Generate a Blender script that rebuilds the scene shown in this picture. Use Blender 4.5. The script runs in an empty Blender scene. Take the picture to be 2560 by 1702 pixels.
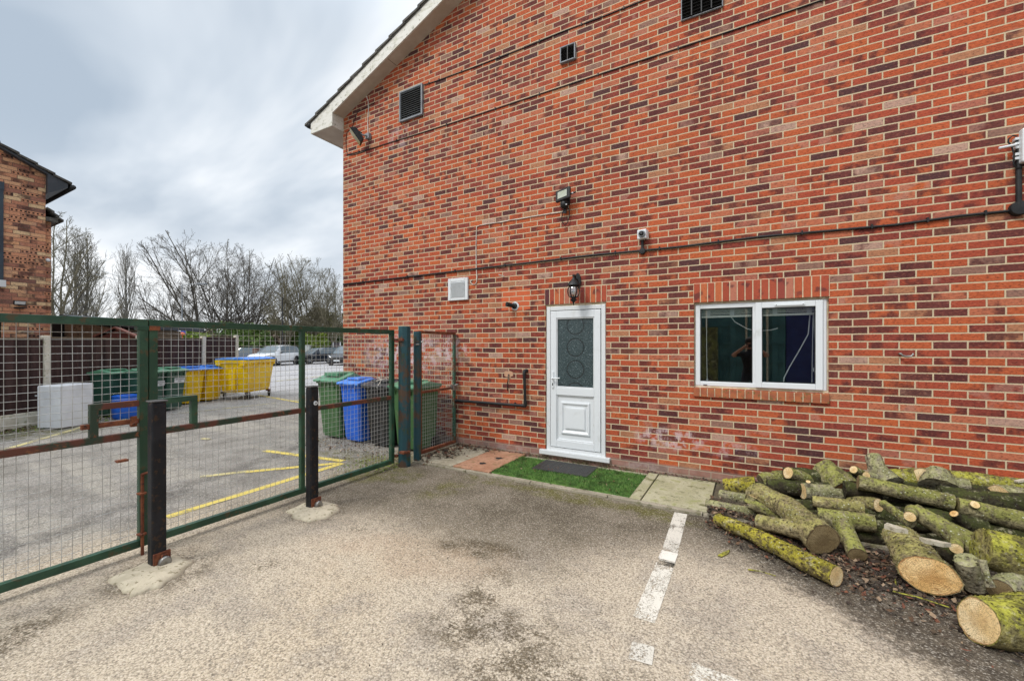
import bpy, bmesh, math, random
from mathutils import Vector, Matrix, Euler, noise as mnoise
R = math.radians
sc = bpy.context.scene
col = sc.collection
# ------------------------------------------------------------------ calibration
F=1045.; CX=1280.; HY=863.; VP2=1875.; H=1.6; D=5.34
yaw=math.atan((VP2-CX)/F); SN,CS=math.sin(yaw),math.cos(yaw)
def ray(x,y):
    a=(x-CX)/F; b=(HY-y)/F
    return (-SN+a*CS, CS+a*SN, b)
def W(x,y,Y=0.):
    r=ray(x,y); t=(D+Y)/r[1]; return Vector((r[0]*t, Y, H+r[2]*t))
def G(x,y,z=0.):
    r=ray(x,y); t=(z-H)/r[2]; return Vector((r[0]*t,-D+r[1]*t,z))
def PX(x,y,X):
    r=ray(x,y); t=X/r[0]; return Vector((X,-D+r[1]*t,H+r[2]*t))
def PZ(x,y,Z):
    r=ray(x,y); return Vector((r[0]*Z,-D+r[1]*Z,H+r[2]*Z))

# ------------------------------------------------------------------ mesh helper
class MB:
    def __init__(s): s.v=[]; s.f=[]
    def add(s,vs,fs):
        n=len(s.v); s.v+= [Vector(v) for v in vs]; s.f+=[tuple(i+n for i in f) for f in fs]; return s
    def box(s,c,size,rz=0,m=None):
        x,y,z=size[0]/2,size[1]/2,size[2]/2
        M=Matrix.Translation(Vector(c))@Matrix.Rotation(rz,4,'Z')
        if m is not None: M=Matrix.Translation(Vector(c))@m
        vs=[M@Vector(p) for p in ((-x,-y,-z),(x,-y,-z),(x,y,-z),(-x,y,-z),(-x,-y,z),(x,-y,z),(x,y,z),(-x,y,z))]
        return s.add(vs,[(0,3,2,1),(4,5,6,7),(0,1,5,4),(1,2,6,5),(2,3,7,6),(3,0,4,7)])
    def bb(s,a,b):
        a=Vector(a);b=Vector(b); return s.box((a+b)/2,[abs(b[i]-a[i]) for i in range(3)])
    def prism(s,poly,axis,a,b):
        # poly 2-D points, extruded along axis from a to b
        def mk(p,t):
            if axis=='X': return (t,p[0],p[1])
            if axis=='Y': return (p[0],t,p[1])
            return (p[0],p[1],t)
        n=len(poly); vs=[mk(p,a) for p in poly]+[mk(p,b) for p in poly]
        fs=[tuple(range(n)),tuple(reversed(range(n,2*n)))]+[(i,i+n,(i+1)%n+n,(i+1)%n) for i in range(n)]
        return s.add(vs,fs)
    def tube(s,pts,r,n=8,cap=True,rs=None):
        pts=[Vector(p) for p in pts]; k=len(pts); base=len(s.v)
        t0=(pts[1]-pts[0]).normalized(); up=Vector((0,0,1)) if abs(t0.z)<.9 else Vector((1,0,0))
        u=t0.cross(up).normalized(); prev=t0
        for i,p in enumerate(pts):
            if i==0:t=t0
            elif i==k-1:t=(pts[i]-pts[i-1]).normalized()
            else:t=((pts[i+1]-pts[i]).normalized()+(pts[i]-pts[i-1]).normalized()).normalized()
            u=(u-t*u.dot(t)).normalized(); w=t.cross(u)
            rr=rs[i] if rs else r
            for j in range(n):
                a=2*math.pi*j/n; s.v.append(p+(u*math.cos(a)+w*math.sin(a))*rr)
        for i in range(k-1):
            for j in range(n):
                a=base+i*n+j;b=base+i*n+(j+1)%n
                s.f.append((a,b,b+n,a+n))
        if cap:
            s.f.append(tuple(base+j for j in reversed(range(n)))); s.f.append(tuple(base+(k-1)*n+j for j in range(n)))
        return s
    def lathe(s,prof,c,n=16,m=None):
        M=Matrix.Translation(Vector(c))@(m if m is not None else Matrix())
        base=len(s.v);k=len(prof)
        for r,z in prof:
            for j in range(n):
                a=2*math.pi*j/n; s.v.append(M@Vector((r*math.cos(a),r*math.sin(a),z)))
        for i in range(k-1):
            for j in range(n):
                a=base+i*n+j;b=base+i*n+(j+1)%n; s.f.append((a,b,b+n,a+n))
        s.f.append(tuple(base+j for j in reversed(range(n)))); s.f.append(tuple(base+(k-1)*n+j for j in range(n)))
        return s
    def build(s,name,mat,parent=None,smooth=False,origin=None,bev=0,angle=None):
        me=bpy.data.meshes.new(name)
        o0=Vector(origin) if origin is not None else Vector((0,0,0))
        me.from_pydata([tuple(v-o0) for v in s.v],[],s.f); me.update()
        bm=bmesh.new(); bm.from_mesh(me); bmesh.ops.recalc_face_normals(bm,faces=bm.faces); bm.to_mesh(me); bm.free()
        if mat: me.materials.append(mat)
        if smooth:
            me.polygons.foreach_set('use_smooth',[True]*len(me.polygons))
            if angle: me.set_sharp_from_angle(angle=R(angle))
        o=bpy.data.objects.new(name,me); col.objects.link(o); o.location=o0
        if parent: o.parent=parent
        if bev:
            b=o.modifiers.new('bevel','BEVEL'); b.width=bev; b.segments=2; b.limit_method='ANGLE'; b.angle_limit=R(40)
        return o
def each(mb,name,mat,parent=None,fix=None,**kw):
    """every separate piece collected in mb becomes an object of its own"""
    par=list(range(len(mb.v)))
    def find(a):
        while par[a]!=a: par[a]=par[par[a]]; a=par[a]
        return a
    for f in mb.f:
        r0=find(f[0])
        for i in f[1:]: par[find(i)]=r0
    isl={}
    for i in range(len(mb.v)): isl.setdefault(find(i),[]).append(i)
    out=[]
    for ids in isl.values():
        mp={k:j for j,k in enumerate(ids)}; m=MB(); m.v=[mb.v[k] for k in ids]; m.f=[tuple(mp[i] for i in f) for f in mb.f if f[0] in mp]
        o=m.build(name,mat,parent,**kw); 
        if fix is not None: o.location-=fix
        out.append(o)
    return out
def tag(o,label=None,cat=None,group=None,kind=None):
    if label:o['label']=label
    if cat:o['category']=cat
    if group:o['group']=group
    if kind:o['kind']=kind
    return o
def empty(name,loc,rz=0,label=None,cat=None,group=None):
    o=bpy.data.objects.new(name,None); col.objects.link(o); o.location=loc; o.rotation_euler=(0,0,rz); o.empty_display_size=.2
    return tag(o,label,cat,group)
def dup(root,loc,rz,label=None,group=None,scale=None):
    r=root.copy(); col.objects.link(r); r.location=loc; r.rotation_euler=(0,0,rz)
    if scale: r.scale=scale
    if label:r['label']=label
    if group:r['group']=group
    for ch in list(root.children):
        c=ch.copy(); col.objects.link(c); c.parent=r
        for g in list(ch.children):
            d=g.copy(); col.objects.link(d); d.parent=c
    return r

# ------------------------------------------------------------------ material helper
class NT:
    def __init__(s,name):
        s.m=bpy.data.materials.new(name); s.m.use_nodes=True; s.t=s.m.node_tree; s.t.nodes.clear()
        s.out=s.t.nodes.new('ShaderNodeOutputMaterial')
    def n(s,typ,**kw):
        nd=s.t.nodes.new('ShaderNode'+typ)
        for k,v in kw.items(): setattr(nd,k,v)
        return nd
    def set(s,inp,v):
        if hasattr(v,'is_output') or isinstance(v,bpy.types.NodeSocket): s.t.links.new(v,inp)
        elif v is not None:
            if inp.type=='RGBA' and len(v)==3: v=(*v,1)
            inp.default_value=v
    def math(s,op,a,b=None,c=None,clamp=False):
        nd=s.n('Math',operation=op); nd.use_clamp=clamp
        s.set(nd.inputs[0],a)
        if b is not None:s.set(nd.inputs[1],b)
        if c is not None:s.set(nd.inputs[2],c)
        return nd.outputs[0]
    def mix(s,f,a,b,mode='MIX'):
        nd=s.n('Mix',data_type='RGBA',blend_type=mode); s.set(nd.inputs[0],f); s.set(nd.inputs[6],a); s.set(nd.inputs[7],b); return nd.outputs[2]
    def noise(s,scale,detail=4,rough=.55,vec=None,dim='3D',dist=0):
        nd=s.n('TexNoise',noise_dimensions=dim); nd.inputs['Scale'].default_value=scale; nd.inputs['Detail'].default_value=detail; nd.inputs['Roughness'].default_value=rough; nd.inputs['Distortion'].default_value=dist
        if vec is not None:s.set(nd.inputs['Vector'],vec)
        return nd
    def vor(s,scale,vec=None,feature='F1',rand=1):
        nd=s.n('TexVoronoi',feature=feature); nd.inputs['Scale'].default_value=scale; nd.inputs['Randomness'].default_value=rand
        if vec is not None:s.set(nd.inputs['Vector'],vec)
        return nd
    def ramp(s,f,stops,interp='LINEAR'):
        nd=s.n('ValToRGB'); cr=nd.color_ramp; cr.interpolation=interp
        while len(cr.elements)>1: cr.elements.remove(cr.elements[-1])
        for i,(p,c) in enumerate(stops):
            e=cr.elements[0] if i==0 else cr.elements.new(p)
            e.position=p; e.color=(*c,1) if len(c)==3 else c
        s.set(nd.inputs[0],f); return nd.outputs[0]
    def sstep(s,v,a,b,lo=0.,hi=1.):
        nd=s.n('MapRange',interpolation_type='SMOOTHSTEP'); s.set(nd.inputs[0],v)
        for i,q in ((1,a),(2,b),(3,lo),(4,hi)): s.set(nd.inputs[i],q)
        return nd.outputs[0]
    def pos(s): return s.n('NewGeometry').outputs['Position']
    def obj(s): return s.n('TexCoord').outputs['Object']
    def sep(s,v):
        nd=s.n('SeparateXYZ'); s.set(nd.inputs[0],v); return nd.outputs
    def comb(s,x,y,z=0.):
        nd=s.n('CombineXYZ'); s.set(nd.inputs[0],x);s.set(nd.inputs[1],y);s.set(nd.inputs[2],z); return nd.outputs[0]
    def mapping(s,v,scale=(1,1,1),loc=(0,0,0),rot=(0,0,0)):
        nd=s.n('Mapping'); s.set(nd.inputs[0],v); nd.inputs['Scale'].default_value=scale; nd.inputs['Location'].default_value=loc; nd.inputs['Rotation'].default_value=rot; return nd.outputs[0]
    def bump(s,h,strength=.5,dist=.01,normal=None):
        nd=s.n('Bump'); nd.inputs['Strength'].default_value=strength; nd.inputs['Distance'].default_value=dist; s.set(nd.inputs['Height'],h)
        if normal is not None:s.set(nd.inputs['Normal'],normal)
        return nd.outputs[0]
    def pbr(s,color,rough=.8,metal=0.,normal=None,spec=.5,**kw):
        b=s.n('BsdfPrincipled'); s.set(b.inputs['Base Color'],color); s.set(b.inputs['Roughness'],rough); s.set(b.inputs['Metallic'],metal); b.inputs['Specular IOR Level'].default_value=spec
        if normal is not None:s.set(b.inputs['Normal'],normal)
        for k,v in kw.items(): s.set(b.inputs[k],v)
        s.t.links.new(b.outputs[0],s.out.inputs[0]); return s.m
MATS={}
def simple(name,c1,c2=None,rough=.6,scale=6,lo=.4,hi=.65,bump=.15,metal=0,c3=None,spec=.5,grime=None):
    """surface with two tones of real wear / dirt in a noise pattern"""
    k=NT(name); v=k.obj()
    n=k.noise(scale,6,.6,v).outputs[0]
    c=k.mix(k.sstep(n,lo,hi),c1,c2 if c2 else tuple(x*.8 for x in c1))
    if c3:
        n2=k.noise(scale*2.7,5,.65,k.mapping(v,loc=(3.1,7.7,1.3))).outputs[0]
        c=k.mix(k.sstep(n2,.56,.64),c,c3)
    nb=k.noise(scale*12,3,.6,v).outputs[0]
    return k.pbr(c,rough,metal,k.bump(nb,bump,.004),spec)

def brick_mat(name,bw,bh,mort,pal,mortcol,org=(0,0),darkpatch=(.085,.022,.022),patch=.62,specials=True,holes=0.,vary=.05):
    k=NT(name); g=k.n('NewGeometry'); p=k.sep(g.outputs['Position']); nn=k.sep(g.outputs['Normal'])
    ax=k.math('GREATER_THAN',k.math('ABSOLUTE',nn[0]),.6)
    az=k.math('GREATER_THAN',k.math('ABSOLUTE',nn[2]),.6)
    u=k.math('ADD',k.math('MULTIPLY',p[1],ax),k.math('MULTIPLY',p[0],k.math('SUBTRACT',1.,ax)))
    vv=k.math('ADD',k.math('MULTIPLY',p[1],az),k.math('MULTIPLY',p[2],k.math('SUBTRACT',1.,az)))
    # hand-laid courses: joints wander a little
    wob=k.noise(1.6,2,.5,g.outputs['Position']).outputs[0]
    vv=k.math('ADD',vv,k.math('MULTIPLY',k.math('SUBTRACT',wob,.5),.012))
    u=k.math('ADD',k.math('SUBTRACT',u,org[0]),50*bw); vv=k.math('ADD',k.math('SUBTRACT',vv,org[1]),50*bh)
    rowf=k.math('DIVIDE',vv,bh); row=k.math('FLOOR',rowf); fv=k.math('MULTIPLY',k.math('FRACT',rowf),bh)
    rj=k.n('TexWhiteNoise',noise_dimensions='1D'); k.set(rj.inputs['W'],row)
    off=k.math('ADD',k.math('MULTIPLY',k.math('MODULO',row,2.),.5),k.math('MULTIPLY',rj.outputs['Value'],vary))
    colf=k.math('ADD',k.math('DIVIDE',u,bw),off); cl=k.math('FLOOR',colf); fu=k.math('MULTIPLY',k.math('FRACT',colf),bw)
    wn=k.n('TexWhiteNoise',noise_dimensions='2D'); k.set(wn.inputs['Vector'],k.comb(cl,row))
    rc=k.n('SeparateColor'); k.set(rc.inputs[0],wn.outputs['Color'])
    du=k.math('MINIMUM',fu,k.math('SUBTRACT',bw,fu)); dv=k.math('MINIMUM',fv,k.math('SUBTRACT',bh,fv))
    d=k.math('MINIMUM',du,dv)
    en=k.noise(55,3,.6,g.outputs['Position']).outputs[0]
    d=k.math('ADD',d,k.math('MULTIPLY',k.math('SUBTRACT',en,.5),.006))
    brick=k.sstep(d,mort/2-.0012,mort/2+.0018)
    c=k.ramp(wn.outputs['Value'],pal,'CONSTANT')
    # fired-dark ends and flashes inside single bricks
    loc=k.comb(k.math('ADD',k.math('MULTIPLY',fu,6.0),k.math('MULTIPLY',rc.outputs[0],90.)),k.math('MULTIPLY',fv,5.),k.math('MULTIPLY',rc.outputs[1],70.))
    pn=k.noise(1.0,2,.5,loc).outputs[0]
    thr=k.math('MULTIPLY',rc.outputs[2],1.)
    pn2=k.noise(38,3,.65,g.outputs['Position']).outputs[0]
    dp=k.math('MULTIPLY',k.sstep(k.math('ADD',pn,k.math('MULTIPLY',k.math('SUBTRACT',pn2,.5),.22)),.40,.62),k.math('GREATER_THAN',thr,patch))
    c=k.mix(k.math('MULTIPLY',dp,.85),c,darkpatch)
    # pale smear on a few
    lp=k.math('MULTIPLY',k.sstep(pn,.5,.4),k.math('LESS_THAN',thr,.07))
    c=k.mix(k.math('MULTIPLY',lp,.45),c,(.40,.22,.17))
    # grain: rustic drag-faced texture
    gn=k.noise(70,5,.75,k.mapping(g.outputs['Position'],scale=(.5,.5,1.3))).outputs[0]
    c=k.mix(k.sstep(gn,.50,.39,0.,.85),c,k.mix(.62,c,(.03,.012,.01)))
    c=k.mix(k.sstep(gn,.54,.66,0.,.5),c,k.mix(.5,c,(.66,.27,.14)))
    big=k.noise(.7,3,.5,g.outputs['Position']).outputs[0]
    mt=k.noise(24,4,.7,k.mapping(g.outputs['Position'],scale=(.8,.8,1.5))).outputs[0]
    c=k.mix(k.sstep(mt,.57,.72,0.,.4),c,(.50,.21,.13)); c=k.mix(k.sstep(mt,.46,.30,0.,.6),c,k.mix(.75,c,(.05,.022,.022)))
    hsv=k.n('HueSaturation'); hsv.inputs['Saturation'].default_value=1.0; k.set(hsv.inputs['Value'],k.math('ADD',.82,k.math('MULTIPLY',big,.36))); k.set(hsv.inputs['Color'],c); c=hsv.outputs[0]
    if holes:
        hx=k.math('FRACT',k.math('MULTIPLY',fu,1/.062)); 
        hole=k.math('MULTIPLY',k.math('MULTIPLY',k.math('LESS_THAN',k.math('ABSOLUTE',k.math('SUBTRACT',hx,.5)),.24),k.math('LESS_THAN',k.math('ABSOLUTE',k.math('SUBTRACT',fv,bh/2)),.016)),k.math('LESS_THAN',rc.outputs[0],holes))
        c=k.mix(hole,c,(.02,.014,.012))
    ro=k.noise(1.,4,.6,k.mapping(g.outputs['Position'],scale=(3.4,3.4,.30))).outputs[0]; c=k.mix(k.sstep(ro,.52,.70,0.,.32),c,k.mix(.6,c,(.05,.03,.025)))
    mn=k.noise(30,3,.6,g.outputs['Position']).outputs[0]
    mc=k.mix(mn,tuple(x*.72 for x in mortcol),mortcol)
    c=k.mix(brick,mc,c)
    if specials:
        en2=k.noise(7,5,.7,g.outputs['Position']).outputs[0]
        def blob(x,z,rx,rz,st):
            q=k.math('ADD',k.math('POWER',k.math('DIVIDE',k.math('SUBTRACT',p[0],x),rx),2.),k.math('POWER',k.math('DIVIDE',k.math('SUBTRACT',p[2],z),rz),2.))
            return k.math('MULTIPLY',k.sstep(q,1.,.1),k.sstep(en2,.46,.58,0.,st))
        m=blob(-5.2,1.45,1.15,.42,.85)
        for a in ((-4.2,1.5,.5,.3,.8),(-.85,.47,.5,.16,.7),(-.2,.42,.35,.12,.4),(-3.0,.06,.5,.09,.6),(-1.0,.08,.5,.09,.6),(-5.3,5.2,.35,.25,.35)):
            m=k.math('MAXIMUM',m,blob(*a))
        m=k.math('MULTIPLY',m,k.math('SUBTRACT',1.,k.math('MULTIPLY',brick,-.0)))
        c=k.mix(m,c,(.56,.44,.45))
        # damp, dirty bottom courses below the damp-proof line
        dpc=k.sstep(p[2],.17,.13)
        c=k.mix(k.math('MULTIPLY',dpc,.72),c,k.mix(k.noise(9,4,.6,g.outputs['Position']).outputs[0],(.12,.085,.07),(.36,.27,.235)))
        moss=k.math('MULTIPLY',k.sstep(p[2],.07,.0),k.sstep(en2,.45,.6))
        c=k.mix(moss,c,(.06,.075,.025))
        # renewed bright bricks round the little camera
        a=k.math('MULTIPLY',k.math('LESS_THAN',k.math('ABSOLUTE',k.math('SUBTRACT',p[0],-2.98)),.24),k.math('LESS_THAN',k.math('ABSOLUTE',k.math('SUBTRACT',p[2],2.27)),.15))
        c=k.mix(k.math('MULTIPLY',k.math('MULTIPLY',a,brick),.75),c,(.60,.13,.05))
    hgt=k.math('ADD',k.math('MULTIPLY',brick,.8),k.math('MULTIPLY',gn,.35))
    return k.pbr(c,.88,0,k.bump(hgt,.7,.006),.25)

PAL=[(0,(.41,.082,.033)),(.20,(.44,.098,.036)),(.38,(.35,.066,.034)),(.55,(.235,.046,.031)),(.67,(.135,.036,.031)),(.755,(.44,.135,.07)),(.83,(.39,.17,.09)),(.87,(.082,.032,.033)),(.905,(.36,.12,.08)),(.935,(.26,.14,.105)),(.955,(.47,.108,.036)),(.985,(.42,.26,.20))]
M_BRICK=brick_mat('brick',.2346,.0752,.0115,PAL,(.60,.48,.32),org=(-2.5,2.165),patch=.60)
PAL2=[(0,(.60,.28,.16)),(.3,(.66,.37,.21)),(.5,(.50,.22,.135)),(.66,(.36,.16,.11)),(.75,(.72,.50,.29)),(.88,(.22,.11,.085)),(.93,(.66,.34,.18))]
M_BRICK2=brick_mat('buff_brick',.235,.0765,.008,PAL2,(.16,.11,.085),org=(0,0),darkpatch=(.07,.035,.03),patch=.62,specials=False,holes=.15,vary=.3)

M_UPVC=simple('white_plastic',(.65,.68,.70),(.52,.54,.53),.35,5,.55,.8,.05,c3=None)
M_UPVC2=simple('white_frame_weathered',(.62,.64,.65),(.42,.40,.35),.4,7,.58,.8,.05)
M_SEAL=simple('mastic',(.55,.46,.28),(.68,.62,.48),.8,14,.4,.6,.3)
M_GREY=simple('grey_plastic',(.22,.24,.26),(.15,.16,.18),.5,8)
M_BLACK=simple('black_plastic',(.008,.009,.010),(.018,.018,.018),.5,8,spec=.35)
M_BLACKH=simple('black_hole',(.006,.006,.007),(.01,.01,.01),.9,8)
M_WCABLE=simple('white_cable',(.62,.58,.52),(.45,.40,.34),.6,10)
M_GREEN=simple('green_gate_paint',(.011,.05,.026),(.028,.085,.045),.42,5,.45,.7,.12,c3=(.06,.05,.02))
M_RUSTG=simple('rusty_gate_paint',(.11,.032,.018),(.02,.04,.022),.65,6,.46,.58,.25,c3=(.19,.065,.025))
M_RUST=simple('rust',(.13,.035,.015),(.23,.075,.03),.85,14,.4,.65,.4,c3=(.05,.02,.014))
M_TEAL=simple('teal_post_paint',(.010,.055,.068),(.075,.042,.024),.65,3.6,.49,.58,.35,c3=(.03,.055,.03))
M_WIRE=simple('galvanised_wire',(.50,.51,.50),(.33,.32,.29),.5,9,metal=.25)
M_BPOST=simple('black_post_paint',(.006,.007,.010),(.013,.014,.018),.5,9,.45,.6,.3,c3=(.04,.022,.012),spec=.3)
M_STEEL=simple('steel',(.30,.30,.29),(.16,.14,.12),.45,12,metal=.8)
M_CONC=simple('concrete',(.46,.40,.29),(.58,.51,.38),.95,11,.35,.62,1.,c3=(.25,.21,.13))
M_CPOST=simple('concrete_post',(.60,.55,.45),(.70,.66,.56),.9,6,.4,.6,.3,c3=(.4,.38,.26))
M_SOFFIT=simple('soffit_board',(.44,.37,.30),(.52,.46,.39),.6,4,.4,.7,.05)
M_TILE=simple('roof_tile',(.055,.05,.045),(.09,.085,.075),.9,8,.4,.6,.5,c3=(.16,.15,.12))
M_DARKSOF=simple('dark_soffit',(.03,.036,.045),(.045,.05,.06),.6,5)
def barge():
    k=NT('barge_board'); v=k.pos()
    n=k.noise(5,6,.7,k.mapping(v,scale=(1.3,1,4))).outputs[0]; n2=k.noise(34,4,.7,k.mapping(v,scale=(1.2,1,.45))).outputs[0]
    c=k.mix(k.sstep(n,.45,.7),(.66,.65,.60),(.48,.47,.38))
    c=k.mix(k.math('MULTIPLY',k.sstep(n2,.56,.66),k.sstep(n,.40,.56)),c,(.085,.085,.055))
    return k.pbr(c,.6,0,None,.4)
M_BARGE=barge()

# ------------------------------------------------------------------ ground
def ground_mat():
    k=NT('tarmac'); P=k.pos(); p=k.sep(P)
    big=k.noise(.55,5,.6,P).outputs[0]; mid=k.noise(2.2,5,.65,P).outputs[0]; med2=k.noise(5.5,5,.7,P).outputs[0]
    agg=k.vor(115,P); fine=k.noise(95,3,.75,P).outputs[0]; fine2=k.noise(300,2,.6,P).outputs[0]
    wx=k.math('ADD',p[0],k.math('MULTIPLY',k.math('SUBTRACT',mid,.5),1.1)); wy=k.math('ADD',p[1],k.math('MULTIPLY',k.math('SUBTRACT',big,.5),1.6))
    wy=k.math('ADD',wy,k.math('MULTIPLY',k.math('SUBTRACT',med2,.5),.5))
    pale=k.mix(k.sstep(big,.42,.62),(.52,.44,.335),(.53,.435,.315)); pale=k.mix(k.sstep(mid,.46,.62,0.,.75),pale,(.385,.33,.265))
    grey=k.mix(k.sstep(mid,.38,.62),(.105,.086,.058),(.185,.155,.115))
    out=k.mix(k.sstep(mid,.38,.62),(.20,.185,.165),(.285,.265,.24))
    out=k.mix(k.sstep(k.noise(1.1,4,.6,k.mapping(P,scale=(.35,1.6,1),rot=(0,0,R(22)))).outputs[0],.5,.62,0.,.65),out,(.37,.34,.29))
    # inside / outside the gate line, with the worn pale strip reaching under it
    c=pale
    dg=k.math('ADD',wy,k.math('MULTIPLY',p[0],-.28)); g1=k.math('MULTIPLY',k.sstep(dg,-2.35,-1.35),k.sstep(wx,-4.9,-4.0))
    c=k.mix(k.math('MULTIPLY',g1,.93),c,grey)
    g2=k.math('MULTIPLY',k.sstep(wy,-3.2,-2.5),k.math('MULTIPLY',k.sstep(wx,-2.7,-2.0),k.sstep(wx,-.9,-1.4)))
    c=k.mix(k.math('MULTIPLY',g2,.6),c,grey)
    c=k.mix(k.sstep(wx,-4.3,-5.0),c,out)
    far=k.sstep(p[0],-9.5,-17.); c=k.mix(far,c,(.40,.395,.41))
    # stains: damp mossy tide marks
    def blob(x,y,rx,ry,th=.46,rot=0.,soft=.12,nz=med2):
        cs,sn=math.cos(rot),math.sin(rot)
        dx=k.math('SUBTRACT',p[0],x); dy=k.math('SUBTRACT',p[1],y)
        a=k.math('DIVIDE',k.math('ADD',k.math('MULTIPLY',dx,cs),k.math('MULTIPLY',dy,sn)),rx)
        b=k.math('DIVIDE',k.math('SUBTRACT',k.math('MULTIPLY',dy,cs),k.math('MULTIPLY',dx,sn)),ry)
        q=k.math('ADD',k.math('MULTIPLY',a,a),k.math('MULTIPLY',b,b))
        return k.math('MULTIPLY',k.sstep(q,1.,.15),k.sstep(nz,th,th+soft))
    speck=k.math('ADD',k.math('MULTIPLY',med2,.52),k.math('MULTIPLY',k.noise(48,4,.8,P).outputs[0],.48))
    st=blob(-1.85,-2.62,.46,.19,.42,.25,.08,speck)
    for a in ((-1.25,-3.36,.55,.26,.465,.3,.08,speck),(-.85,-3.55,.6,.28,.46,.2,.08,speck),(-1.5,-3.1,.2,.45,.47,.2,.08,speck),(-.45,-3.5,.5,.3,.48,.2,.1,speck),(-3.1,-3.6,.34,.1,.50,.6,.08,speck),(-2.9,-2.75,.4,.2,.53,.4,.08,speck),(-3.55,-4.9,.35,.6,.46,0.,.1,speck),(-3.62,-4.0,.42,.42,.46,0,.1,speck),(-3.65,-2.78,.38,.33,.48,0,.1,speck)):
        st=k.math('MAXIMUM',st,blob(*a))
    c=k.mix(k.math('MULTIPLY',st,.85),c,(.095,.070,.038))
    # rusty tan wash
    c=k.mix(k.math('MULTIPLY',blob(-2.35,-3.0,1.1,.45,.38,.3,.25,mid),.5),c,(.58,.44,.30))
    # moss
    ms=blob(-4.1,-1.75,.55,.35,.44,.3,.1,speck)
    for a in ((-2.95,-1.65,.28,.5,.46,-.3,.12,speck),(-3.6,-1.6,.3,.25,.47,0,.1,speck),(-2.6,-1.18,.7,.15,.47,0,.1,speck),(-1.7,-1.2,.85,.2,.43,0,.1,speck),(-.8,-1.22,.7,.2,.44,0,.1,speck),(-3.9,-1.5,.5,.3,.45,.3,.1,speck),(-4.2,-1.05,.3,.5,.45,0,.1,speck),(-5.0,-1.25,.8,.3,.45,0,.1,speck),(-11.4,-2.6,.9,1.4,.45,.4,.1,speck),(-11.6,-3.6,.7,.9,.44,.4,.1,speck)):
        ms=k.math('MAXIMUM',ms,blob(*a))
    c=k.mix(k.math('MULTIPLY',ms,.9),c,k.mix(fine,(.05,.055,.012),(.17,.15,.022)))
    # tyre tracks / dark seam outside the gate
    seam=k.math('ABSOLUTE',k.math('ADD',k.math('ADD',p[0],6.6),k.math('ADD',k.math('MULTIPLY',p[1],.35),k.math('MULTIPLY',k.math('SUBTRACT',mid,.5),.9))))
    c=k.mix(k.math('MULTIPLY',k.sstep(seam,.22,.02),k.sstep(speck,.36,.56,0.,.75)),c,(.085,.078,.072))
    # dark, dirty ground spreading out from under the log pile
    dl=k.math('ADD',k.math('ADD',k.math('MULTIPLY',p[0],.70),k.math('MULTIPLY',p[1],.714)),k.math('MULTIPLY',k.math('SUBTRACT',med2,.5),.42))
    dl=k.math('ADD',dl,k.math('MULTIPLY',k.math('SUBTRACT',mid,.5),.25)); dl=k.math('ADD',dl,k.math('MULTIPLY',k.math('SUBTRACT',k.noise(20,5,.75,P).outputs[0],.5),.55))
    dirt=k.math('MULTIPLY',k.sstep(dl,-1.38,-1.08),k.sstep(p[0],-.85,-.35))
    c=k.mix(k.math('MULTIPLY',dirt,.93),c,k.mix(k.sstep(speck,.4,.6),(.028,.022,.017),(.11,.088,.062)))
    # exposed aggregate
    vc=k.vor(98,P); vs_=k.n('SeparateColor'); k.set(vs_.inputs[0],vc.outputs['Color']); coarse=k.noise(84,4,.7,P).outputs[0]
    tone=k.math('ADD',k.math('MULTIPLY',k.math('SUBTRACT',vs_.outputs[0],.5),.42),k.math('MULTIPLY',k.math('SUBTRACT',coarse,.5),1.5))
    c=k.mix(k.sstep(tone,-.03,-.34,0.,.82),c,k.mix(.74,c,(.04,.032,.024)))
    c=k.mix(k.sstep(tone,.05,.36,0.,.66),c,k.mix(.55,c,(.86,.79,.67)))
    gap=k.sstep(vc.outputs[0],.50,.72,0.,.55); c=k.mix(gap,c,k.mix(.7,c,(.04,.03,.022)))
    c=k.mix(k.sstep(fine2,.56,.7,0.,.35),c,k.mix(.5,c,(.05,.045,.04)))
    h=k.math('SUBTRACT',k.math('MULTIPLY',coarse,1.),k.math('MULTIPLY',vc.outputs[0],.5))
    return k.pbr(c,.93,0,k.bump(h,.75,.007),.2)
M_GROUND=ground_mat()
g=MB(); g.add([(-420,-300,0),(420,-300,0),(420,520,0),(-420,520,0)],[(0,1,2,3)])
tag(g.build('ground',M_GROUND),kind='structure')

def paint_mat(name,colr,th):
    k=NT(name); P=k.pos()
    n=k.noise(85,4,.8,P).outputs[0]; n2=k.noise(4,4,.6,P).outputs[0]
    f=k.sstep(k.math('ADD',n,k.math('MULTIPLY',k.math('SUBTRACT',n2,.5),.8)),th,th+.07)
    b=k.n('BsdfPrincipled'); k.set(b.inputs['Base Color'],k.mix(n,tuple(x*.75 for x in colr),colr)); b.inputs['Roughness'].default_value=.85
    t=k.n('BsdfTransparent'); mx=k.n('MixShader'); k.set(mx.inputs[0],f); k.t.links.new(t.outputs[0],mx.inputs[1]); k.t.links.new(b.outputs[0],mx.inputs[2]); k.t.links.new(mx.outputs[0],k.out.inputs[0]); return k.m
M_WLINE=paint_mat('worn_white_paint',(.66,.62,.54),.40)
M_WLINE2=paint_mat('worn_white_paint_thin',(.74,.70,.61),.41)
M_WFRESH=paint_mat('fresh_white_paint',(.80,.76,.68),.28)
M_YLINE=paint_mat('worn_yellow_paint',(.66,.52,.12),.33)
M_YLINE2=paint_mat('faded_yellow_paint',(.58,.50,.24),.42)
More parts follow.
